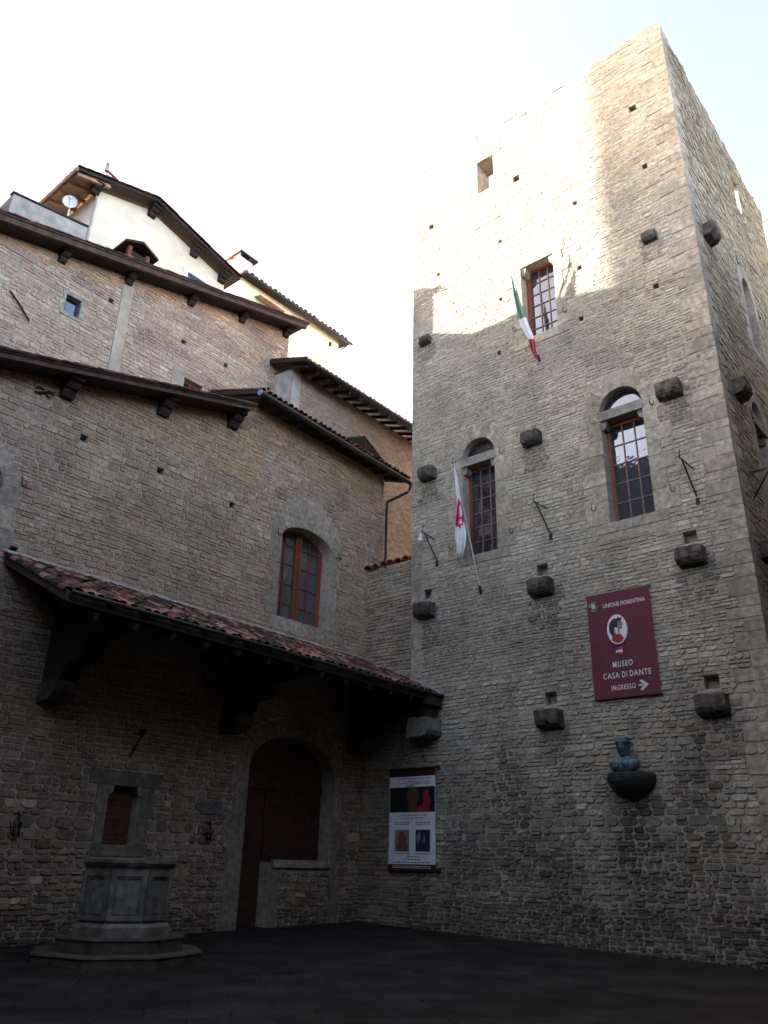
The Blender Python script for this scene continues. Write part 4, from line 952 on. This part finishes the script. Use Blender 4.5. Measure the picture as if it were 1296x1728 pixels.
iron_bracket((1178,845),(1171,792),(1150,774),.45,'black iron bracket right of the right arched tower window')
br3=iron_bracket((738,950),(735,912),(716,899),.45,'black iron bracket low on the left edge of the tower, holding a white rag')
m_=MB(); c=ray_at(710,905,.45); P=[]
for i in range(7):
    P.append([c+Vector((.03*sin(j*1.7+i),-.13*j/5+.08+.02*sin(i*2),.12-.26*i/6+.02*sin(j*2.3))) for j in range(6)])
m_.grid(P); rg=m_.build('rag',M['p_white'],None,smooth=True); tag(rg,'small crumpled white rag caught on the leftmost iron bracket','rag')
sb=thing('iron_bracket',(3.2,-12.6,11),'black iron bracket on the side face of the tower at the picture edge','iron bracket','wrought iron brackets on the tower')
def ray_s(px,py,dd_):
    v=cam2w(Vector((px-648,py-864,F_PX))); t=(-12.6-dd_-CAM.y)/v.y; return CAM+v*t
B=ray_s(1272,842,0); K=ray_s(1264,799,0); T_=ray_s(1300,788,.9)
ORG[sb]=Vector((0,0,0)); sb.location=(0,0,0)
m_=MB(); m_.tube([B,T_],.024,6); m_.build('strut',M['iron'],sb); m_=MB(); m_.tube([K,T_],.02,6); m_.build('tie_bar',M['iron'],sb)
def on_house(px,py,d=0):
    v=cam2w(Vector((px-648,py-864,F_PX))); t=(-d-CAM.y)/v.y; return CAM+v*t
# torch holder over the shuttered window
t=thing('torch_holder',(-8.3,0,3.9),'black iron torch holder jutting out above the small shuttered window','torch holder')
m_=MB(); B=on_house(218,1278); T_=on_house(240,1240,.5); K=on_house(225,1238)
m_.tube([B,T_],.025,6); m_.build('strut',M['iron'],t); m_=MB(); m_.tube([K,T_],.025,6); m_.build('arm',M['iron'],t)
m_=MB(); m_.tube([T_-Vector((0,0,.05)),T_+Vector((0,0,.12))],[.04,.09],8); m_.build('cup',M['iron'],t)
def wall_basket(px,pyt,pyb,label):
    a=on_house(px,pyt,.15); b_=on_house(px,pyb,.15); t=thing('iron_torch_basket',(a.x,0,b_.z),label,'torch holder','iron torch baskets on the house wall')
    m_=MB(); m_.tube([a,b_],.02,6); m_.tube([(a.x,0,a.z-.05),(a.x,-.15,a.z-.05)],.02,6); m_.build('stem',M['iron'],t)
    m_=MB(); h=(a.z-b_.z)
    for k in range(5):
        q=2*pi*k/5; c,s=cos(q),sin(q)
        m_.tube([(a.x,-.15,b_.z),(a.x+.07*c,-.15-.07*s,b_.z+.05),(a.x+.12*c,-.15-.12*s,b_.z+h*.55)],.013,5)
    m_.tube([(a.x+.10*cos(q),-.15-.10*sin(q),b_.z+h*.35) for q in [k*pi/5 for k in range(11)]],.012,5)
    m_.build('basket',M['iron'],t); return t
wall_basket(32,1368,1412,'iron torch basket on the dark wall at the left edge of the picture')
wall_basket(355,1385,1418,'iron torch basket under the small plaque by the arched doorway')
pq=thing('wall_plaque',(-5.9,-.05,2.75),'small pale stone plaque on the dark wall left of the arched doorway','plaque')
m_=MB(); m_.prism(rect(-6.12,-5.45,2.66,2.94),F0,.0,.07); m_.build('slab',M['marble'],pq); m_=MB()
for z in (2.72,2.785,2.85): m_.prism(rect(-6.05,-5.52,z-.008,z+.008),F0,.071,.075)
m_.build('lettering_lines',M['p_text'],pq)

# ------------------------------------------------------------------ texts
def text_geo(body,size,spacing=1.0,offset=0.0):
    cu=bpy.data.curves.new('t','FONT'); cu.body=body; cu.size=size; cu.space_character=spacing; cu.align_x='CENTER'; cu.align_y='CENTER'; cu.offset=offset; cu.resolution_u=3
    o=bpy.data.objects.new('t',cu); C.collection.objects.link(o); bpy.context.view_layer.update()
    me=bpy.data.meshes.new_from_object(o.evaluated_get(bpy.context.evaluated_depsgraph_get()))
    vs=[(v.co.x,v.co.y) for v in me.vertices]; fs=[tuple(p.vertices) for p in me.polygons]
    bpy.data.objects.remove(o); bpy.data.curves.remove(cu); bpy.data.meshes.remove(me); return vs,fs
def put_text(m_,mp,body,u_,v_,size,width=None,spacing=1.0,offset=0.0,thick=.004,dfun=lambda u,v:0,hscale=1.0):
    vs,fs=text_geo(body,size,spacing,offset)
    if width:
        a=min(v[0] for v in vs); b2=max(v[0] for v in vs); k=width/(b2-a)
    else: k=1
    ids=[m_.vert(mp(u_+x*k,v_+y*hscale,dfun(u_+x*k,v_+y*hscale)+thick)) for x,y in vs]
    for f in fs: m_.face([ids[i] for i in f])
# banner
BU0,BU1,BV0,BV1=8.21,9.98,5.61,8.41
def bw(u,v):
    k=(u-BU0)/(BU1-BU0); h=(BV1-v)/(BV1-BV0); env=sin(pi*min(1,max(0,h)))*.9+.1
    return .09+.018*env*(sin(k*9+h*2.5)+.6*sin(k*17-h*4))
bn=thing('museum_banner',(0,-9.1,5.6),'maroon cloth banner with an oval portrait and white lettering on the tower','banner')
m_=MB(); m_.grid([[TM(BU0+(BU1-BU0)*i/40,BV1-(BV1-BV0)*j/50,bw(BU0+(BU1-BU0)*i/40,BV1-(BV1-BV0)*j/50)) for i in range(41)] for j in range(51)]); 
m_.grid([[TM(BU0+(BU1-BU0)*i/40,BV1-(BV1-BV0)*j/50,bw(BU0+(BU1-BU0)*i/40,BV1-(BV1-BV0)*j/50)-.006) for i in range(41)] for j in range(51)]); m_.build('cloth',M['banner'],bn,smooth=True)
for z in (BV0-.01,BV1+.01):
    m_=MB(); m_.tube([TM(BU0-.04,z,.06),TM(BU1+.04,z,.06)],.022,8); m_.build('rod',M['iron'],bn)
m_=MB(); df=lambda u,v:bw(u,v)
put_text(m_,TM,'UNIONE FIORENTINA',9.26,8.07,.17,1.18,offset=.002,thick=.008,dfun=df,hscale=.95)
m_.build('lettering',M['p_letter'],bn); m_=MB(); put_text(m_,TM,'MUSEO',9.07,6.46,.21,.56,1.3,offset=.003,thick=.008,dfun=df)
m_.build('lettering',M['p_letter'],bn); m_=MB(); put_text(m_,TM,'CASA',8.72,6.18,.21,.45,1.2,offset=.003,thick=.008,dfun=df); m_.build('lettering',M['p_letter'],bn); m_=MB(); put_text(m_,TM,'DI',9.09,6.18,.21,.14,1.2,offset=.003,thick=.008,dfun=df); m_.build('lettering',M['p_letter'],bn); m_=MB(); put_text(m_,TM,'DANTE',9.515,6.18,.21,.56,1.2,offset=.003,thick=.008,dfun=df)
m_.build('lettering',M['p_letter'],bn); m_=MB(); put_text(m_,TM,'INGRESSO',9.03,5.86,.18,.66,1.2,offset=.003,thick=.008,dfun=df)
m_.build('lettering',M['p_letter'],bn); m_=MB(); A=[(9.44,5.885),(9.56,5.885),(9.47,5.97),(9.53,6.00),(9.70,5.865),(9.53,5.72),(9.47,5.755),(9.56,5.845),(9.44,5.845)]
for P in ([A[0],A[1],A[7],A[8]],[A[2],A[3],A[4],(9.60,5.865)],[(9.60,5.865),A[4],A[5],A[6]]): m_.face([m_.vert(TM(a,b_,bw(a,b_)+.009)) for a,b_ in P])
m_.build('arrow',M['p_letter'],bn)
def decal(m_,pts,th): m_.face([m_.vert(TM(a,b_,.10+th)) for a,b_ in pts])
OC=(9.02,7.38)
m_=MB(); decal(m_,arcpts(*OC,.285,.405,28,0,2*pi)[:-1],.022); ov=m_.build('portrait_oval',M['p_letter'],bn)
m_=MB(); decal(m_,arcpts(*OC,.262,.378,28,0,2*pi)[:-1],.026); m_.build('portrait_ground',M['p_cream'],ov)
def off(L,sx=1,sy=1): return [(OC[0]+a*sx,OC[1]+b_*sy) for a,b_ in L]
m_=MB(); decal(m_,off([(-.17,-.27),(-.1,-.33),(0,-.37),(.09,-.35),(.17,-.26),(.10,-.15),(.0,-.08),(-.12,-.1)]),.030); m_.build('portrait_robe',M['p_robe'],ov)
m_=MB(); decal(m_,off([(-.06,-.13),(.06,-.13),(.07,.0),(.13,-.01),(.155,.03),(.15,.08),(.18,.10),(.155,.17),(.13,.26),(0,.27),(-.05,.1)]),.032); m_.build('portrait_face',M['p_skin'],ov)
m_=MB(); decal(m_,off([(-.19,-.1),(-.14,-.17),(-.09,-.1),(-.04,.02),(.0,.03),(.03,.12),(.04,.21),(.11,.22),(.19,.25),(.14,.27),(.19,.33),(.10,.29),(.07,.34),(.02,.29),(-.06,.30),(-.14,.25),(-.2,.16),(-.22,.02)]),.036); m_.build('portrait_hair',M['p_navy'],ov)
m_=MB(); decal(m_,off([(-.02,-.13),(.02,-.13),(.03,.02),(-.05,.06),(-.07,.0)]),.038); m_.build('portrait_collar',M['p_letter'],ov)
m_=MB()
for i in range(14):
    q=radians(-60+i*300/13+0); 
    if 60<(-60+i*300/13)%360<120: continue
    a,b_=8.40+.105*cos(q+pi/2+.5),8.10+.11*sin(q+pi/2+.5); decal(m_,[(a-.025,b_-.02),(a+.02,b_-.03),(a+.028,b_+.025),(a-.02,b_+.03)],.02)
em=m_.build('emblem_wreath',M['p_emgreen'],bn)
m_=MB(); decal(m_,arcpts(8.40,8.11,.062,.075,14,0,2*pi)[:-1],.022); m_.build('emblem_shield',M['p_pole'],em)
m_=MB(); decal(m_,rect(8.93,9.02,6.78,6.92),.02); fl=m_.build('small_flag_mark',M['p_blue'],bn); m_=MB(); decal(m_,rect(9.02,9.12,6.70,6.92),.0205); m_.build('red_quarter',M['p_red'],fl); m_=MB(); decal(m_,rect(8.93,9.12,6.765,6.825),.024); m_.build('white_bar',M['p_letter'],fl)
# exhibition poster
ps=thing('exhibition_poster',(0,-2.15,1.4),'tall white exhibition poster with a dark photograph between maroon rollers, beside the porch','poster')
PU0,PU1,PV0,PV1=1.30,3.02,1.48,4.16
def pd(u,v,e=0): return .10-.03*sin(pi*(u-PU0)/(PU1-PU0))+e
def psheet(name,u0,u1,v0,v1,m,e,par=ps,n=8):
    k=MB(); k.grid([[TM(u0+(u1-u0)*i/n,v1-(v1-v0)*j/4,pd(u0+(u1-u0)*i/n,0,e)) for i in range(n+1)] for j in range(5)]); return k.build(name,M[m],par)
psheet('sheet',PU0,PU1,PV0,PV1,'p_white',0)
psheet('head_band',PU0,PU1,3.98,4.18,'p_maroon',.004); psheet('foot_band',PU0,PU1,1.44,1.58,'p_maroon',.004)
pic=psheet('picture',PU0+.02,PU1-.02,2.98,3.68,'p_dark',.004)
k=MB(); k.face([k.vert(TM(a,b_,.09)) for a,b_ in arcpts(2.18,3.42,.22,.27,14,0,2*pi)[:-1]]); k.face([k.vert(TM(a,b_,.089)) for a,b_ in [(2.0,3.0),(2.4,3.0),(2.32,3.3),(2.06,3.3)]]); k.build('brown_shape',M['p_brown'],pic)
k=MB(); k.face([k.vert(TM(a,b_,.095)) for a,b_ in [(2.36,2.99),(2.78,2.99),(2.84,3.3),(2.74,3.6),(2.6,3.55),(2.56,3.2),(2.4,3.12)]]); k.build('red_shape',M['p_robe'],pic)
k=MB()
for i in range(6): 
    a=1.85+i*.09; k.face([k.vert(TM(*q,.094)) for q in [(a,3.60+.03*i),(a+.03,3.60+.03*i),(a+.09,3.72+.02*i),(a+.05,3.70+.02*i)]])
k.build('leaf_marks',M['p_dark'],pic)
pc=psheet('left_picture',1.52,2.05,1.92,2.50,'p_grey',.005,n=4); k=MB(); k.face([k.vert(TM(a,b_,.092)) for a,b_ in arcpts(1.80,2.25,.16,.2,14,0,2*pi)[:-1]]); k.face([k.vert(TM(a,b_,.0905)) for a,b_ in rect(1.60,2.0,1.93,2.12)]); k.build('rust_figure',M['p_rust'],pc)
pc=psheet('right_picture',2.28,2.82,1.92,2.50,'p_navy',.005,n=4); k=MB(); k.face([k.vert(TM(a,b_,.098)) for a,b_ in [(2.32,2.3),(2.45,2.48),(2.5,2.3),(2.38,2.1)]]); k.face([k.vert(TM(a,b_,.098)) for a,b_ in [(2.55,2.15),(2.62,2.15),(2.66,2.3),(2.6,2.36)]]); k.build('grey_shapes',M['p_grey'],pc)
k=MB(); df=lambda u,v:pd(u,v,.003)
put_text(k,TM,'A STEFANO USSI',2.33,3.80,.15,1.0,thick=.003,dfun=df)
for v_,a,b_ in ((3.92,1.6,2.85),(2.90,1.75,2.68),(2.82,1.7,2.6),(2.70,1.5,2.05),(2.65,1.5,2.05),(2.70,2.28,2.85),(2.65,2.28,2.85),(1.86,1.5,2.1),(1.86,2.28,2.85),(1.78,1.98,2.4),(1.71,1.85,2.5),(1.63,1.5,2.85)):
    x=a
    while x<b_: 
        ww=random.Random(int(x*997+v_*13)).uniform(.05,.14); k.face([k.vert(TM(p,q,pd(p,q,.005))) for p,q in rect(x,min(b_,x+ww),v_-.012,v_+.012)]); x+=ww+.03
k.build('lettering',M['p_text'],ps)
k=MB(); 
for v_ in (1.49,1.53): k.face([k.vert(TM(p,q,pd(p,q,.012))) for p,q in rect(1.45,2.85,v_-.008,v_+.008)])
k.build('foot_lettering',M['p_letter'],ps)
k=MB()
for z in (4.20,1.42): k.tube([TM(PU0-.02,z,.10),TM(PU1+.08,z,.10)],.035,8)
for z in (4.20,1.42): k.tube([TM(PU1+.08,z,.10),TM(PU1+.14,z,.10)],.06,8)
k.build('rollers',M['p_maroon'],ps)

# ------------------------------------------------------------------ bust on its bracket
bc=ray_at(1055,1303,.42); BX,BY,BZ=bc.x,bc.y,bc.z
shf=thing('bust_bracket',(0,BY,BZ-.8),'dark green half round stone bracket under the bronze bust','bracket')
m_=MB(); rows=[]
for (z,r_) in ((0,.56),(-.04,.60),(-.12,.61),(-.2,.60),(-.30,.55),(-.40,.47),(-.48,.37),(-.55,.24),(-.59,.08)):
    rows.append([(min(0.0,-.02-r_*1.02*sin(q)),BY+r_*cos(q),BZ+z) for q in [pi*k/16 for k in range(17)]])
Rw=m_.grid(rows); m_.face(Rw[0]); m_.build('bracket',M['greenstone'],shf,smooth=False)
bu=thing('bronze_bust',(BX,BY,BZ),'blue green bronze bust of a robed man in a soft cap, on the tower','statue')
def loft(m_,rings,n=28,mod=None):
    rows=[]
    for i,(z,cx_,cy_,rx,ry) in enumerate(rings):
        row=[]
        for k in range(n+1):
            q=2*pi*k/n; f=mod(z,q) if mod else 1; row.append((BX+cx_-rx*cos(q)*f,BY+cy_+ry*sin(q)*f,BZ+z))
        rows.append(row)
    Rw=m_.grid(rows); m_.face(Rw[0][::-1][:-1]); m_.face(Rw[-1][:-1])
HS=1.0
def tm(z,q):   # cloak folds, q=0 faces out
    return 1+.035*sin(q*6+z*14)+.02*sin(q*11)
m_=MB(); loft(m_,[(0.0,0,0,.15,.24),(.02,0,0,.17,.27),(.08,0,0,.19,.32),(.15,0,0,.20,.38),(.21,0,0,.20,.405),(.25,0,0,.19,.39),(.29,.01,0,.165,.33),(.32,.01,0,.14,.24),(.345,.01,0,.12,.17),(.37,.01,0,.105,.12),(.42,0,0,.10,.105),(.47,0,0,.10,.105)],mod=tm)
# collar of the robe
m_.tube([(BX-.11*cos(q)*1.1,BY+.12*sin(q),BZ+.36-.07*max(0,cos(q))) for q in [2*pi*k/16 for k in range(17)]],.022,6)
for s_ in (-1,1): m_.tube([(BX-.12,BY+s_*.05,BZ+.30),(BX-.19,BY+s_*.03,BZ+.2),(BX-.21,BY+s_*.09,BZ+.08)],.018,6)
m_.build('torso',M['bronze'],bu,smooth=True)
hz=.575; HK=1.55; rows=[]
for i in range(25):
    z=-.155+.31*i/24; t=z/.165; base=sqrt(max(.02,1-t*t*.94)); row=[]
    for k in range(33):
        q=2*pi*k/32; qq=(q+pi)%(2*pi)-pi
        rx=.125*base; ry=.098*base
        if z<-.03: ry*=1-.22*((-.03-z)/.12); 
        f=0
        f+=.038*math.exp(-(qq/.16)**2)*math.exp(-((z+.005)/.035)**2)*(1.0)          # nose
        f+=.012*math.exp(-(qq/.5)**2)*math.exp(-((z-.045)/.018)**2)                  # brow
        for e_ in (-.42,.42): f-=.020*math.exp(-((qq-e_)/.18)**2)*math.exp(-((z-.018)/.020)**2)   # sockets
        f+=.010*math.exp(-(qq/.30)**2)*math.exp(-((z+.062)/.010)**2)                 # lips
        f-=.010*math.exp(-(qq/.32)**2)*math.exp(-((z+.073)/.006)**2)
        f+=.018*math.exp(-(qq/.35)**2)*math.exp(-((z+.118)/.022)**2)                 # chin
        for e_ in (-1,1): f-=.010*math.exp(-((qq-e_*.75)/.25)**2)*math.exp(-((z+.055)/.03)**2)    # cheeks
        for e_ in (-1,1): f+=.018*math.exp(-((qq-e_*1.65)/.12)**2)*math.exp(-((z-.0)/.03)**2)     # ears
        row.append((BX-.02-(rx+f)*HK*cos(q),BY+(ry+f*.8)*HK*sin(q)-.01,BZ+hz+z*HK))
    rows.append(row)
m_=MB(); Rw=m_.grid(rows); m_.face(Rw[0][::-1][:-1]); m_.face(Rw[-1][:-1]); m_.build('head',M['bronze'],bu,smooth=True)
m_=MB(); rings=[(hz+a*1.5,b_,c_,d_*1.38,e_*1.38) for a,b_,c_,d_,e_ in ((.055,-.0,-.01,.145,.122),(.062,-.005,-.01,.16,.135),(.09,-.0,-.01,.162,.14),(.105,.0,-.01,.145,.125),(.13,.01,-.012,.148,.128),(.155,.02,-.015,.125,.11),(.172,.03,-.02,.07,.06),(.175,.03,-.02,.02,.02))]
loft(m_,rings,mod=lambda z,q:1+.02*sin(q*5)); m_.build('cap',M['bronze'],bu,smooth=True)

# ------------------------------------------------------------------ octagonal well
WX,WY=-9.75,-2.65; WZ=gz(WX,WY)
well=thing('stone_well',(WX,WY,WZ),'octagonal carved stone well on two worn steps below the shuttered window','well')
def octo(rad,rot=0.0): return [(WX+rad*cos(pi/8+rot+k*pi/4),WY+rad*sin(pi/8+rot+k*pi/4)) for k in range(8)]
ROT=radians(14)
def opr(m_,r0,r1,z0,z1):
    A=[m_.vert((*p,WZ+z0)) for p in octo(r0,ROT)]; B=[m_.vert((*p,WZ+z1)) for p in octo(r1,ROT)]
    for i in range(8): m_.face((A[i],A[(i+1)%8],B[(i+1)%8],B[i]))
    m_.face(B); m_.face(A[::-1])
for (a,z0,z1) in ((1.62,-.3,.15),(1.24,.155,.40)):
    m_=MB(); opr(m_,a,a,z0,z1-.03); opr(m_,a+.03,a+.02,z1-.03,z1+.001); m_.build('step',M['wellstep'],well)
m_=MB()
for a,b_,z0,z1 in ((.95,.95,.405,.56),(.94,.89,.56,.62),(.86,.86,.62,1.56),(.87,.91,1.56,1.61),(.93,.93,1.61,1.65),(.96,.96,1.65,1.71)): opr(m_,a,b_,z0,z1+.001)
m_.build('drum',M['marble'],well)
oc=octo(.862,ROT)
for i in range(8):
    a=Vector(oc[i]); b_=Vector(oc[(i+1)%8]); e=nrm(b_-a); n_=Vector((e.y,-e.x)); L=(b_-a).length
    def wm(u,v,d,a=a,e=e,n_=n_): q=a+e*u+n_*d; return (q.x,q.y,WZ+v)
    m_=MB()
    for P in (rect(.01,.09,.67,1.50),rect(L-.09,L-.01,.67,1.50),rect(.09,L-.09,.67,.76),rect(.09,L-.09,1.42,1.50)): m_.prism(P,wm,-.01,.035)
    for P in (rect(.11,.13,.78,1.40),rect(L-.13,L-.11,.78,1.40),rect(.13,L-.13,.78,.80),rect(.13,L-.13,1.38,1.40)): m_.prism(P,wm,-.01,.018)
    m_.build('panel_frame',M['marble'],well)
# pipe on the wall of the house and a small sign, loose stones at the wall foot
Rg=random.Random(12)
st=MB()
for i in range(60):
    u_=Rg.uniform(2.2,12.4); 
    x=-Rg.uniform(.02,.18); y=-u_; r_=Rg.uniform(.02,.07); z=gz(x,y)
    st.hexa([(x-r_,y-r_,z-.02),(x+r_,y-r_*1.2,z-.02),(x+r_,y+r_,z-.02),(x-r_,y+r_,z-.02),(x-r_*.7,y-r_*.7,z+r_*.7),(x+r_*.6,y-r_*.7,z+r_*.8),(x+r_*.7,y+r_*.6,z+r_*.6),(x-r_*.6,y+r_*.7,z+r_*.7)])
tag(st.build('rubble_litter',M['wellstep']),'loose grey stone crumbs along the foot of the tower wall','rubble',kind='stuff')
